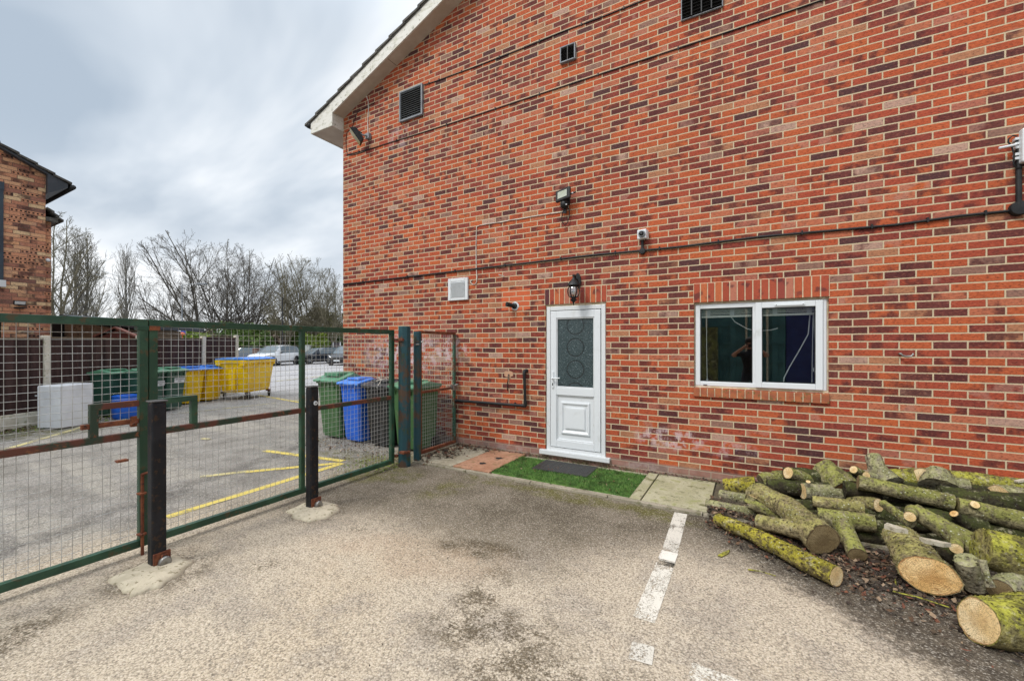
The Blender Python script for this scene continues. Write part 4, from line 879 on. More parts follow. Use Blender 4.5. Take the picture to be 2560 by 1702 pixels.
wheelie('dark green wheelie bin at the fence end of the row, behind the blue barrel',M_BGD,M_BGL,at_front((-12.4,-1.50),.6),RZF,d=.6,group=gf)
wheelie('dark green wheelie bin with a half hidden white sticker, middle of the three green ones',M_BGD,M_BGL,at_front((-12.10,-1.00)),RZF,sticker=(.2,.12,.14,.70),group=gf)
wheelie('dark green wheelie bin with a wide white two line sticker, beside the yellow ones',M_BGD,M_BGL,at_front((-12.30,-.49)),RZF,sticker=(.30,.12,.06,.74),group=gf)
wheelie('yellow wheelie bin with blue lid standing next to the green ones',M_BY,M_BBL,at_front((-13.2,.32)),RZF-R(6),w=.58,h=1.02,group=gf)
wheelie('yellow wheelie bin with blue lid standing next to the big yellow container',M_BY,M_BBL,at_front((-13.45,.92)),RZF-R(6),w=.58,h=1.02,group=gf)
gw='bins against the brick wall'
wheelie('green wheelie bin with domed lid at the wall corner left of the blue one',M_BG,M_BGL,(-6.24,-.42,0),0,w=.60,d=.66,h=1.08,dome=.10,group=gw)
wheelie('bright blue wheelie bin between the green and the black one by the wall',M_BB,M_BBL,(-5.66,-.47,0),R(-2),w=.50,d=.60,h=1.06,group=gw)
bk=wheelie('black wheelie bin with scraps on its lid right of the blue one',M_BK,M_BKL,(-5.08,-.46,0),R(3),w=.52,d=.60,h=1.05,group=gw)
wheelie('green wheelie bin directly behind the narrow side gate',M_BG,M_BGL,(-4.50,-.43,0),R(-2),w=.54,d=.62,h=1.06,group=gw)
# scrap of twig/wire on the black lid
m=MB(); b0=Vector((-4.95,-.72,1.07))
for d_ in ((.02,-.03,.10),(-.12,.0,.02),(-.1,-.02,-.03),(.1,.02,.015),(-.02,-.08,-.12)): m.tube([b0,b0+Vector(d_)*.6+Vector((.01,0,.01)),b0+Vector(d_)],.006,5)
tag(m.build('wire_scrap',M_WCABLE),'tangled pale scrap of wire lying on the black bin lid','scrap')
# four-wheeled container
bc=G(622,1001); RA=R(150)  # short side runs left-away, long side right-away
ld=Vector((-CS*.99-SN*.08, -SN*.99+CS*.08,0)).normalized(); rd=Vector((ld.y,-ld.x,0))
if rd.dot(Vector((-SN,CS,0)))<0: rd=-rd
cen=bc+ld*.54+rd*.62
rz=math.atan2(rd.y,rd.x)
e=empty('waste_container',(cen.x,cen.y,0),rz,'big four wheeled yellow waste container with flat blue lid','container')
LW,LD=1.28,1.05
m=MB()
def rr(w_,d_,z,c=.05): return [(-w_/2+c,-d_/2,z),(w_/2-c,-d_/2,z),(w_/2,-d_/2+c,z),(w_/2,d_/2-c,z),(w_/2-c,d_/2,z),(-w_/2+c,d_/2,z),(-w_/2,d_/2-c,z),(-w_/2,-d_/2+c,z)]
rs=[rr(LW*.78,LD*.72,.22),rr(LW*.82,LD*.78,.28),rr(LW*.96,LD*.93,1.06),rr(LW*1.0,LD*1.0,1.075),rr(LW*1.02,LD*1.02,1.16)]
for r_ in rs: m.v+=[Vector(p) for p in r_]
for i in range(len(rs)-1):
    for j in range(8): a=i*8+j;b=i*8+(j+1)%8; m.f.append((a,b,b+8,a+8))
m.f.append(tuple(range(7,-1,-1))); m.f.append(tuple(range(len(rs)*8-8,len(rs)*8)))
for i in range(6):
    x=-LW*.42+i*LW*.84/5; 
    for sy in (-1,1): m.bb((x-.012,sy*LD*.47,1.02),(x+.012,sy*LD*.508,1.155))
for sx in (-1,1):
    for sy in (-.36,.36): m.bb((sx*LW*.49,sy*LD-.07,1.01),(sx*LW*.535,sy*LD+.07,1.15))
    m.bb((sx*LW*.45,-.10,.3),(sx*LW*.47,.10,.9))
m.build('body',M_BY,e,smooth=True,angle=28)
m=MB(); m.prism([(-LD*.50,1.165),(-LD*.50,1.20),(-.25,1.235),(.25,1.235),(LD*.50,1.20),(LD*.50,1.165)],'X',-LW*.47,LW*.50); m.build('lid',M_BBL,e,bev=.012)
for sx in (-1,1):
    for sy in (-1,1):
        m=MB(); m.lathe([(0,-.03),(.07,-.03),(.11,-.022),(.11,.022),(.07,.03),(0,.03)],(sx*LW*.36+.05,sy*LD*.36,.11),16,Matrix.Rotation(R(90),4,'Y')@Matrix.Rotation(R(40),4,'X')); wh=m.build('castor',M_TYRE,e,smooth=True,angle=35)
        m=MB(); m.bb((sx*LW*.36-.04,sy*LD*.36-.05,.17),(sx*LW*.36+.06,sy*LD*.36+.05,.225)); m.build('castor_fork',M_RUST if sx>0 and sy<0 else M_STEEL,wh)
# blue barrel
bp=PX(315,1045,-11.95); m=MB(); m.lathe([(0,0),(.20,0),(.225,.03),(.235,.2),(.245,.3),(.235,.42),(.225,.46),(.235,.475),(.235,.50),(.222,.505),(.21,.49),(0,.485)],(bp.x,bp.y,0),24); o=m.build('barrel',M_BB,smooth=True,angle=40); tag(o,'squat bright blue plastic barrel in front of the green bins','barrel')
# white appliance
Lp,Mp,Rp=(Vector((-11.79,-2.89,0)),Vector((-11.39,-2.66,0)),Vector((-11.80,-2.18,0)))
ax1=(Lp-Mp); ax2=Vector((-ax1.y,ax1.x,0)).normalized()
if ax2.dot(Rp-Mp)<0: ax2=-ax2
e=empty('white_appliance',(Mp.x,Mp.y,0),0,'discarded white fridge sized cabinet dumped in front of the fence','appliance')
M_WAPP=simple('white_enamel',(.76,.78,.81),(.66,.68,.71),.35,3)
m=MB(); a1=ax1.normalized()*.46; a2=ax2*.60; hh=.83
def quad_box(mb,o,a,b,z0,z1): mb.add([o+Vector((0,0,z0)),o+a+Vector((0,0,z0)),o+a+b+Vector((0,0,z0)),o+b+Vector((0,0,z0)),o+Vector((0,0,z1)),o+a+Vector((0,0,z1)),o+a+b+Vector((0,0,z1)),o+b+Vector((0,0,z1))],[(0,3,2,1),(4,5,6,7),(0,1,5,4),(1,2,6,5),(2,3,7,6),(3,0,4,7)])
z0=Vector((0,0,0)); quad_box(m,z0,a1,a2,.02,hh); m.build('cabinet',M_WAPP,e,bev=.01)
m=MB(); quad_box(m,a1*.04-ax2*.018,a1*.94,ax2*.015,.03,hh-.01); m.build('door_panel',M_WAPP,e,bev=.006)
m=MB(); quad_box(m,a1*1.0-ax2*.01,a1*.10,ax2*.02,.63,.65); m.build('hinge',M_UPVC,e)
# dark rag
m=MB(); c=G(262,1040); m.lathe([(0,0),(.16,.0),(.18,.03),(.1,.07),(0,.08)],(c.x,c.y,0),10); 
for i,v in enumerate(m.v): v.x+=.05*mnoise.noise(v*7); v.y+=.05*mnoise.noise(v*9+Vector((3,0,0)))
tag(m.build('black_sack',M_BLACK,smooth=True),'crumpled black sack by the gravel board near the blue barrel','sack')

# ------------------------------------------------------------------ wooden fence
def fence_mat():
    k=NT('brown_fence_boards'); v=k.obj(); n=k.noise(7,5,.65,k.mapping(v,scale=(1,1,.12))).outputs[0]; n2=k.noise(3,4,.6,v).outputs[0]
    c=k.mix(k.sstep(n,.35,.65),(.030,.014,.013),(.062,.032,.028)); c=k.mix(k.sstep(n2,.55,.68,0.,.5),c,(.075,.048,.042)); return k.pbr(c,.8,0,k.bump(n,.3,.01),.3)
M_FENCE=fence_mat(); M_RAIL=simple('fence_cap',(.16,.12,.08),(.24,.19,.13),.9,8)
FP=Vector((-12.05,-3.3,0))
def fence_at_px(px):
    r=ray(px,HY); # solve t*r = FP + s*DIR (camera at 0,-D)
    a,b=r[0],r[1]; det=a*(-DIR.y)-(-DIR.x)*b; rx,ry=FP.x,FP.y+D
    t=(rx*(-DIR.y)-(-DIR.x)*ry)/det; s_=(a*ry-b*rx)/det; return s_,t
def ztop(py,t): return H+(HY-py)/F*t
fe=[]; 
for px,py in ((114,836),(507,845),(590,841)): s_,t=fence_at_px(px); fe.append((s_,ztop(py,t)))
print('fence',fe)
posts_s=[fe[0][0]-2.75,fe[0][0]-1.38+ -0,fe[0][0]]
mid_n=2
p0s,p3s=fe[0][0],fe[1][0]
fp=[p0s-3.7,p0s-1.85,p0s,p0s+(p3s-p0s)/2,p3s,fe[2][0]]
fh=[1.72,1.74,1.765,1.80,1.84,1.90]
for i,(s_,h_) in enumerate(zip(fp,fh)):
    c=FP+DIR*s_
    lab=['concrete fence post beyond the left edge, first of the row','concrete fence post left of the white appliance','pale concrete fence post directly behind the white appliance','concrete fence post hidden behind the green gate stile','concrete fence post behind the yellow bins','taller concrete end post behind the yellow container'][i]
    m=MB(); m.bb((-.055,-.055,0),(.055,.055,h_+.03)); o=m.build('fence_post',M_CPOST,bev=.012); o.location=c; o.rotation_euler=(0,0,RZF); tag(o,lab,'post','concrete fence posts')
plab=['dark brown fence panel furthest left, beyond the first post','dark brown fence panel left of the white appliance','dark brown fence panel right of the white appliance behind the blue barrel','dark brown fence panel behind the green and yellow bins','short dark brown fence panel behind the yellow container']
for i in range(5):
    a=FP+DIR*(fp[i]+.06); b=FP+DIR*(fp[i+1]-.06); L=(b-a).length; h_=(fh[i]+fh[i+1])/2
    e=empty('board_fence',a,math.atan2(DIR.y,DIR.x),plab[i],'fence','brown fence panels')
    m=MB(); n=max(2,int(L/.098)); rn=random.Random(i)
    for j in range(n):
        x0=j*L/n; x1=x0+L/n+.02; off=.018 if j%2 else 0
        m.add([(x0,.0-off,.30),(x1,-.012-off,.30),(x1,-.012-off,h_-.04),(x0,-.0-off,h_-.04),(x0,.012-off,.30),(x1,.0-off,.30),(x1,.0-off,h_-.04),(x0,.012-off,h_-.04)],[(0,1,2,3),(4,5,6,7),(0,1,5,4),(1,2,6,5),(2,3,7,6),(3,0,4,7)])
    m.build('boards',M_FENCE,e)
    m=MB(); m.bb((0,-.035,h_-.0395),(L,.03,h_-.012)); m.build('top_rail',M_RAIL,e)
    m=MB(); m.bb((0,-.03,0),(L,.025,.295)); m.build('gravel_board',M_CPOST,e,bev=.008)

# ------------------------------------------------------------------ neighbour house and sheds
XH=-13.2; y0=PX(114,486,XH).y
hs=empty('neighbour_house',(XH,y0,0),0,'orange brick house with dark overhanging eaves behind the brown fence','house'); ho=Vector(hs.location)
def hp(mb,name,mat,par=None,**kw): 
    o=mb.build(name,mat,par or hs,**kw); 
    if par is None: o.location-=ho
    return o
zv=lambda y:5.28+(5.58-5.28)/(-.63)*(y-y0)     # verge line, falling toward +Y
m=MB(); yl_=y0-3.2; xb=-21.
m.v=[Vector(p) for p in ((XH,y0,0),(XH,y0,zv(y0)+.02),(XH,yl_,zv(yl_)+.02),(XH,yl_-3.2,zv(y0)+.02),(XH,yl_-3.2,0),(xb,y0,0),(xb,y0,zv(y0)),(xb,yl_,zv(yl_)),(xb,yl_-3.2,zv(y0)),(xb,yl_-3.2,0))]
m.f=[(0,1,2,3,4),(5,6,7,8,9),(0,5,6,1),(4,9,8,3)]
hp(m,'wall',M_BRICK2)
# roof slab with overhang, dark box eaves
ye=PX(179,459,XH+.12).y
m=MB(); nS=14
for i in range(nS):
    ya=ye+(yl_-ye)*i/nS; yb=ye+(yl_-ye)*(i+1)/nS-.03
    m.prism([(ya,zv(ya)+.05),(yb,zv(yb)+.02),(yb,zv(yb)+.06),(ya,zv(ya)+.095)],'X',xb-.2,XH+.16)
    m.prism([(2*yl_-ya,zv(ya)+.05),(2*yl_-yb,zv(yb)+.02),(2*yl_-yb,zv(yb)+.06),(2*yl_-ya,zv(ya)+.095)],'X',xb-.2,XH+.16)
hp(m,'roof',M_TILE)
ze=PX(114,486,XH).z
m=MB(); m.prism([(y0+.001,ze),(ye-.06,zv(ye)-.04),(ye-.06,zv(ye)+.045),(y0+.001,zv(y0)+.015)],'X',xb,XH+.13); hp(m,'eaves_box',M_DARKSOF)
m=MB(); m.prism([(y0,zv(y0)-.02),(yl_,zv(yl_)-.02),(yl_,zv(yl_)+.02),(y0,zv(y0)+.02)],'X',XH+.001,XH+.13); hp(m,'verge_board',M_DARKSOF)
m=MB(); m.tube([(XH+.15,ye+.02,zv(ye)+.0),(xb,ye+.02,zv(ye)+.0)],.05,8); hp(m,'gutter',M_BLACK,smooth=True)
# lower rear extension
xe=XH-.05; ye1=PX(128,640,xe).y; zr_=PX(128,556,xe).z
m=MB(); m.bb((xb,y0+.002,0),(xe,ye1,zr_)); hp(m,'rear_wall',M_BRICK2)
ztp=PX(116,520,xe).z; zlo=PX(147,552,xe).z; yt=PX(147,552,xe).y
m=MB()
for i in range(3):
    ya=y0+.01+(yt-y0)*i/3; yb=y0+.01+(yt-y0)*(i+1)/3+.04; za=ztp+(zlo-ztp)*i/3; zb2=ztp+(zlo-ztp)*(i+1)/3
    m.prism([(ya,za),(yb,zb2+.015),(yb,zb2-.03),(ya,za-.03)],'X',xb,xe+.12)
m.bb((xb,y0+.003,zr_+.001),(xe+.09,yt-.03,zr_+.09)); hp(m,'rear_roof',M_TILE)
# first-floor window at the frame edge
wy1=PX(8,600,XH).y; wzt=PX(6,475,XH).z; wzb=PX(6,700,XH).z
m=MB(); m.bb((XH-.001,wy1-1.2,wzb),(XH+.012,wy1,wzt)); wq=hp(m,'window',M_BLACKH)
m=MB(); m.bb((XH+.0125,wy1-1.2,wzt-.0),(XH+.03,wy1+.01,wzt+.16)); m.bb((XH+.0125,wy1-.06,wzb),(XH+.028,wy1,wzt-.002)); hp(m,'window_frame',simple('dark_blue_frame',(.03,.05,.07),(.02,.03,.045),.5,5))
m=MB(); m.bb((XH+.001,wy1-1.2,wzb-.14),(XH+.05,wy1+.03,wzb-.002)); hp(m,'window_sill',M_UPVC2)
m=MB(); gy=PX(2,840,XH).y; m.bb((XH-.001,gy-.8,0),(XH+.01,gy,PX(2,800,XH).z)); hp(m,'rear_door',M_BLACKH)
c=PX(46,758,XH); e=empty('house_floodlight',c,0,'small grey floodlight on the orange brick house above the gate rail','floodlight'); 
m=MB(); m.box((.10,0,0),(.05,.17,.085),0,Matrix.Rotation(R(20),4,'Y')); m.box((.045,0,-.03),(.09,.04,.04)); m.build('head',M_BLACK,e,bev=.008); m=MB(); m.box((.13,0,-.0),(.006,.145,.06),0,Matrix.Rotation(R(20),4,'Y')); m.build('lens',M_UPVC2,e); m=MB(); m.box((.05,0,-.10),(.07,.14,.03)); m.build('sensor',M_BLACK,e,bev=.008)
c=PX(119,655,xe); m=MB(); m.lathe([(0,0),(.035,.01),(.045,.04),(.03,.07),(0,.08)],c,12); tag(m.build('dome_camera',M_UPVC,smooth=True),'small white dome camera on the corner of the orange brick house','camera')
# sheds behind the fence
M_SHEDW=simple('old_shed_timber',(.20,.15,.10),(.30,.24,.17),.9,4,.35,.65,.3,c3=(.10,.085,.065))
Zs=12.; e0=PZ(150,850,Zs); e=empty('timber_shed',(e0.x,e0.y,0),0,'old grey timber shed with a sloping black roof behind the fence','shed'); o0=Vector(e.location)
A=PZ(152,830,Zs); B=PZ(300,830,Zs); bk_=Vector((-SN,CS,0))*2.2
zl_=PZ(150,800,Zs).z; zr2=PZ(305,822,Zs).z
m=MB(); m.v=[Vector((A.x,A.y,0)),Vector((B.x,B.y,0)),Vector((B.x,B.y,zr2)),Vector((A.x,A.y,zl_))]; m.v+=[v+bk_ for v in m.v]; m.f=[(0,1,2,3),(7,6,5,4),(0,4,5,1),(3,2,6,7),(0,3,7,4),(1,5,6,2)]; q=m.build('wall',M_SHEDW,e); q.location-=o0
ra=PZ(148,790,Zs-.25); rb=PZ(338,818,Zs-.25); m=MB(); m.v=[ra+Vector((0,0,-.04)),rb+Vector((0,0,-.04)),rb+Vector((0,0,.05)),ra+Vector((0,0,.05))]; m.v+=[v+bk_*1.2 for v in m.v]; m.f=[(0,1,2,3),(7,6,5,4),(0,4,5,1),(3,2,6,7),(0,3,7,4),(1,5,6,2)]; q=m.build('roof',M_DARKSOF,e); q.location-=o0
m=MB(); m.v=[PZ(130,866,Zs-.1),PZ(152,866,Zs-.1),PZ(152,806,Zs-.1),PZ(130,803,Zs-.1)]; m.v+=[v+bk_*.5 for v in m.v]; m.f=[(0,1,2,3),(7,6,5,4),(0,4,5,1),(3,2,6,7),(0,3,7,4),(1,5,6,2)]; q=m.build('doorway',M_BLACKH,e); q.location-=o0
Zt=11.; Ap=PZ(292,824,Zt); e=empty('red_shed',(Ap.x,Ap.y,0),0,'reddish shed with a pitched roof peeping over the fence','shed'); o0=Vector(e.location)
M_RSH=simple('red_felt',(.22,.085,.062),(.29,.12,.09),.9,9); M_RSW=simple('red_shed_wall',(.15,.05,.04),(.19,.07,.055),.85,7)
l=PZ(243,845,Zt); r_=PZ(342,845,Zt); lb=Vector((-CS,-SN,0))*.9+Vector((-SN,CS,0))*1.2
m=MB(); m.v=[Vector((l.x,l.y,0)),Vector((r_.x,r_.y,0)),r_.copy(),Ap.copy(),l.copy()]; m.v+=[v+lb*.9 for v in m.v]; m.f=[(0,1,2,3,4),(9,8,7,6,5),(0,4,9,5),(1,6,7,2)]; q=m.build('wall',M_RSW,e); q.location-=o0
up=Vector((0,0,.03)); m=MB(); fw=Vector((SN,-CS,0))*.08; ex=(r_-Ap)*.08; ex2=(l-Ap)*.08
for a,b in ((Ap,r_+ex),(Ap,l+ex2)):
    m.add([a+fw+up,b+fw+up,b+lb+up,a+lb+up,a+fw+up*2.6,b+fw+up*2.6,b+lb+up*2.6,a+lb+up*2.6],[(0,1,2,3),(4,5,6,7),(0,1,5,4),(1,2,6,5),(2,3,7,6),(3,0,4,7)])
q=m.build('roof',M_RSH,e); q.location-=o0

# ------------------------------------------------------------------ cars
def paint(name,c,rough=.22,metal=.0): 
    k=NT(name); return k.pbr(c,rough,metal,None,.5,**{'Coat Weight':.6,'Coat Roughness':.06})
M_CGL=NT('car_glass').pbr((.10,.125,.14),.06,0,None,.9)
M_ALLOY=simple('alloy',(.45,.46,.47),(.36,.37,.38),.3,9,metal=.8)
M_LAMP=NT('headlamp').pbr((.62,.66,.70),.1,0,None,.8); M_RED=NT('tail_lamp').pbr((.35,.01,.01),.2)
def car(name,label,pm,L,Wd,Hh,suv,loc,rz,group='parked cars'):
    """front points to local +X; loc = middle of the car on the ground"""
    e=empty(name,loc,rz,label,'car',group)
    hb=.60*Hh if suv else .61*Hh            # belt line
    hw=Wd/2; zs=.20 if suv else .16
    # stations: x, belt z, roof z or None, half width at belt
    st=[(-.50,.56,None,.80),(-.485,.60,None,.90),(-.44,.62,.80 if suv else .70,.95),(-.36,.63,.95,.97),(-.22,.63,1.0,.985),(-.03,.615,.995,1.),(.10,.605,.945,1.),(.255,.60,None,.985),(.34,.575,None,.97),(.42,.54,None,.94),(.475,.48,None,.86),(.50,.40,None,.72)]
    m=MB(); gl=MB(); rows=[]
    for x,b,r,wf in st:
        X=x*L; zb_=b*Hh; w_=hw*wf; zr=(r*Hh if r else zb_+.015)
        wr=w_*(.76 if r else .90)
        rows.append([(X,-w_*.90,zs),(X,-w_,zs+.14),(X,-w_,zb_*.72),(X,-w_*.955,zb_),(X,-wr,zr-.02 if r else zb_+.03),(X,-wr*.6,zr+.015),(X,wr*.6,zr+.015),(X,wr,zr-.02 if r else zb_+.03),(X,w_*.955,zb_),(X,w_,zb_*.72),(X,w_,zs+.14),(X,w_*.90,zs)])
    n=12
    for r_ in rows: m.v+=[Vector(p) for p in r_]
    gl.v=list(m.v)
    for i in range(len(rows)-1):
        ra=st[i][2];rb=st[i+1][2]
        for j in range(n-1):
            f=(i*n+j,i*n+j+1,(i+1)*n+j+1,(i+1)*n+j)
            side=(j in (3,7)) and (ra or rb) and (ra and rb)
            ws=(j in (4,5,6)) and bool(ra)!=bool(rb)
            (gl.f if (side or ws) else m.f).append(f)
    m.f.append(tuple(range(n))); m.f.append(tuple(range((len(rows)-1)*n,len(rows)*n)))
    for i in range(len(rows)-1): m.f.append((i*n,(i+1)*n,(i+1)*n+n-1,i*n+n-1))
    m.build('body',pm,e,smooth=True,angle=38); gl.build('windows',M_CGL,e,smooth=True,angle=38)
    rw=.335 if suv else .315
    for sx in (-.30,.315):
        for sy in (-1,1):
            c=(sx*L,sy*(hw-.09),rw); mt=Matrix.Rotation(R(90)*-sy,4,'X')
            a=MB(); a.lathe([(0,.0),(rw+.055,.0),(rw+.055,.085),(0,.086)],(c[0],sy*(hw-.082),rw+.01),20,mt); a.build('wheel_arch',M_BLACK,e)
            a=MB(); a.lathe([(0,-.1),(rw*.9,-.1),(rw,-.08),(rw,.07),(rw*.88,.098),(rw*.66,.098),(rw*.64,.08),(0,.08)],c,22,mt); wh=a.build('wheel',M_TYRE,e,smooth=True,angle=35)
            a=MB()
            for q in range(5): 
                an=2*math.pi*q/5; a.box(Vector(c)+mt@Vector((math.cos(an)*rw*.33,math.sin(an)*rw*.33,.088)),(rw*.62,rw*.17,.014),0,mt@Matrix.Rotation(an,4,'Z'))
            a.lathe([(0,.08),(rw*.16,.08),(rw*.14,.1),(0,.1)],c,12,mt); a.build('rim',M_ALLOY,wh)
    for sy in (-1,1):
        a=MB(); a.add([(.405*L,sy*hw*.955,.50*Hh),(.475*L,sy*hw*.80,.455*Hh),(.49*L,sy*hw*.58,.425*Hh),(.482*L,sy*hw*.60,.475*Hh),(.46*L,sy*hw*.80,.505*Hh),(.40*L,sy*hw*.965,.535*Hh)],[(0,1,2,3,4,5)])
        for v in a.v: v.x+=.02; v.y*=1.02; v.z+=.012
        a.build('headlight',M_LAMP,e)
        a=MB(); a.box((.135*L,sy*(hw+.06),.64*Hh),(.16,.16,.11),R(-8*sy)); a.build('mirror',pm if not suv else M_BLACK,e,bev=.03)
        a=MB(); a.box((-.488*L,sy*hw*.72,.56*Hh),(.05,hw*.36,.11)); a.build('tail_light',M_RED,e,bev=.01)
        a=MB(); a.bb((-.2*L,sy*(hw+.002),zs+.06),(.2*L,sy*(hw-.03),zs+.14)); a.build('sill_trim',M_BLACK,e)
    a=MB(); a.box((.497*L,0,.30*Hh),(.045,hw*1.15,.16*Hh)); a.build('grille',M_BLACK,e,bev=.02)
    a=MB(); a.box((.497*L,0,.16*Hh),(.06,hw*1.5,.09*Hh)); a.build('bumper_trim',M_BLACK,e,bev=.02)
    a=MB(); a.box((.507*L,0,.25*Hh),(.02,.50,.10)); a.build('number_plate',M_UPVC,e)
    return e
def facing(ang): # heading relative to the viewer: 0 = straight at camera, positive turns the nose to picture left
    base=math.atan2(-(CS),SN); return base+ang
pW=PZ(675,900,33.); 
def carloc(px,Zd): v=PZ(px,HY,Zd); return Vector((v.x,v.y,0))
car('parked_car','white crossover car parked behind the yellow container',paint('white_paint',(.74,.75,.76)),4.35,1.82,1.60,True,carloc(690,33.8),math.atan2(-CS,SN)-R(10))
car('parked_car','dark blue hatchback parked right of the white car',paint('navy_paint',(.014,.02,.03),.15),4.35,1.80,1.42,False,carloc(800,37.),math.atan2(-CS,SN)-R(38))
car('parked_car','dark car with chrome grille half hidden by the brick corner',paint('black_paint',(.02,.022,.026),.15),4.4,1.84,1.58,True,carloc(872,35.),math.atan2(-CS,SN)-R(2))
car('parked_car','red car parked furthest back behind the white one',paint('red_paint',(.40,.02,.025)),4.0,1.72,1.46,False,carloc(662,46.),math.atan2(-CS,SN)-R(40))
car('parked_car','grey car mostly hidden behind the blue container lid',paint('grey_paint',(.10,.12,.15),.2),4.3,1.78,1.40,False,carloc(612,40.),math.atan2(-CS,SN)-R(75))

# ------------------------------------------------------------------ street things
def lamp(px,pytop,Zd,label,arm=True,lean=0):
    b=carloc(px,Zd); h=H+(HY-pytop)/F*Zd; e=empty('street_lamp',b,0,label,'street lamp','lamp columns')
    m=MB(); m.tube([(0,0,0),(0,0,1.2),(0,0,1.25),(0,0,h)],.06,8,rs=[.1,.1,.065,.05]); m.build('column',M_GREY if arm else M_BLACK,e,smooth=True,angle=40)
    if arm:
        m=MB(); rt=Vector((CS,SN,0)); m.tube([(0,0,h-.05),tuple(rt*.8+Vector((0,0,h+.05))),tuple(rt*1.6+Vector((0,0,h+.1)))],.035,6); m.build('bracket',M_GREY,e); m=MB(); m.box(rt*2.0+Vector((0,0,h+.1)),(.9,.3,.14),yaw); m.build('lantern',M_GREY,e,bev=.03)
    return e
lamp(455,712,42.,'thin grey street lamp with a short arm rising in front of the bare trees')
lamp(706,743,40.,'plain black column standing left of the right hand trees',False)
b=carloc(452,30.); e=empty('banner_sign',b,0,'small blue and white banner sign on a post above the fence','sign'); m=MB(); zt=H+(HY-812)/F*30; rt=Vector((CS,SN,0)); m.tube([(0,0,0),(0,0,zt+.05)],.03,6); m.build('post',M_GREY,e)
m=MB(); c=Vector((0,0,zt-.32)); m.box(c+rt*.10-Vector((-SN,CS,0))*.04,(.62,.03,.62),yaw); m.build('board',simple('sign_blue',(.02,.045,.22),(.03,.06,.27),.5,5),e); m=MB(); m.box(c-rt*.02-Vector((-SN,CS,0))*.058,(.14,.004,.44),yaw); m.build('white_panel',M_UPVC,e)
b=carloc(456,20.); m=MB(); m.lathe([(0,0),(.09,.02),(.11,.08),(.07,.13),(0,.15)],(b.x,b.y,H+(HY-838)/F*20),8); m.tube([(b.x,b.y,0),(b.x,b.y,H+(HY-838)/F*20)],.02,6); tag(m.build('orange_marker',simple('orange',(.60,.12,.02),(.5,.09,.02),.6,9)),'small orange marker on a stick above the fence','marker')
b=carloc(640,36.); m=MB(); m.bb((-.2,-.2,0),(.2,.2,1.35)); o=m.build('brick_pier',simple('brown_pier',(.10,.055,.04),(.14,.08,.06),.9,8),bev=.03); o.location=b; o.rotation_euler=(0,0,yaw); tag(o,'low brown pier left of the red car','pier')
b=carloc(769,44.); m=MB(); m.bb((-.25,-.2,0),(.25,.2,1.55)); m.bb((-.28,-.23,1.551),(.28,.23,1.62)); o=m.build('utility_cabinet',simple('pale_grey_metal',(.40,.43,.42),(.33,.36,.35),.6,6),bev=.03); o.location=b; o.rotation_euler=(0,0,yaw); tag(o,'pale grey utility cabinet behind the dark hatchback','cabinet')
b=carloc(842,46.); e=empty('notice_board',b,yaw,'dark notice board between two white posts behind the dark cars','sign')
for x in (-.38,.38): m=MB(); m.bb((x-.05,-.05,0),(x+.05,.05,1.95)); m.build('post',M_UPVC,e)
m=MB(); m.bb((-.325,-.03,1.1),(.325,.03,1.9)); m.build('board',simple('dark_board',(.06,.05,.06),(.1,.08,.09),.6,6),e)
# overhead wires far left of the poplar
m=MB(); a=PZ(235,684,38.); b=PZ(320,704,60.); m.tube([a,a.lerp(b,.5)+Vector((0,0,-.12)),b],.02,5); m2=[v for v in m.v]; m.tube([a+Vector((0,0,.5)),a.lerp(b,.5)+Vector((0,0,.38)),b+Vector((0,0,.5))],.02,5)
tag(m.build('overhead_wire',M_GREY),'pair of thin overhead wires beside the poplar','wire')

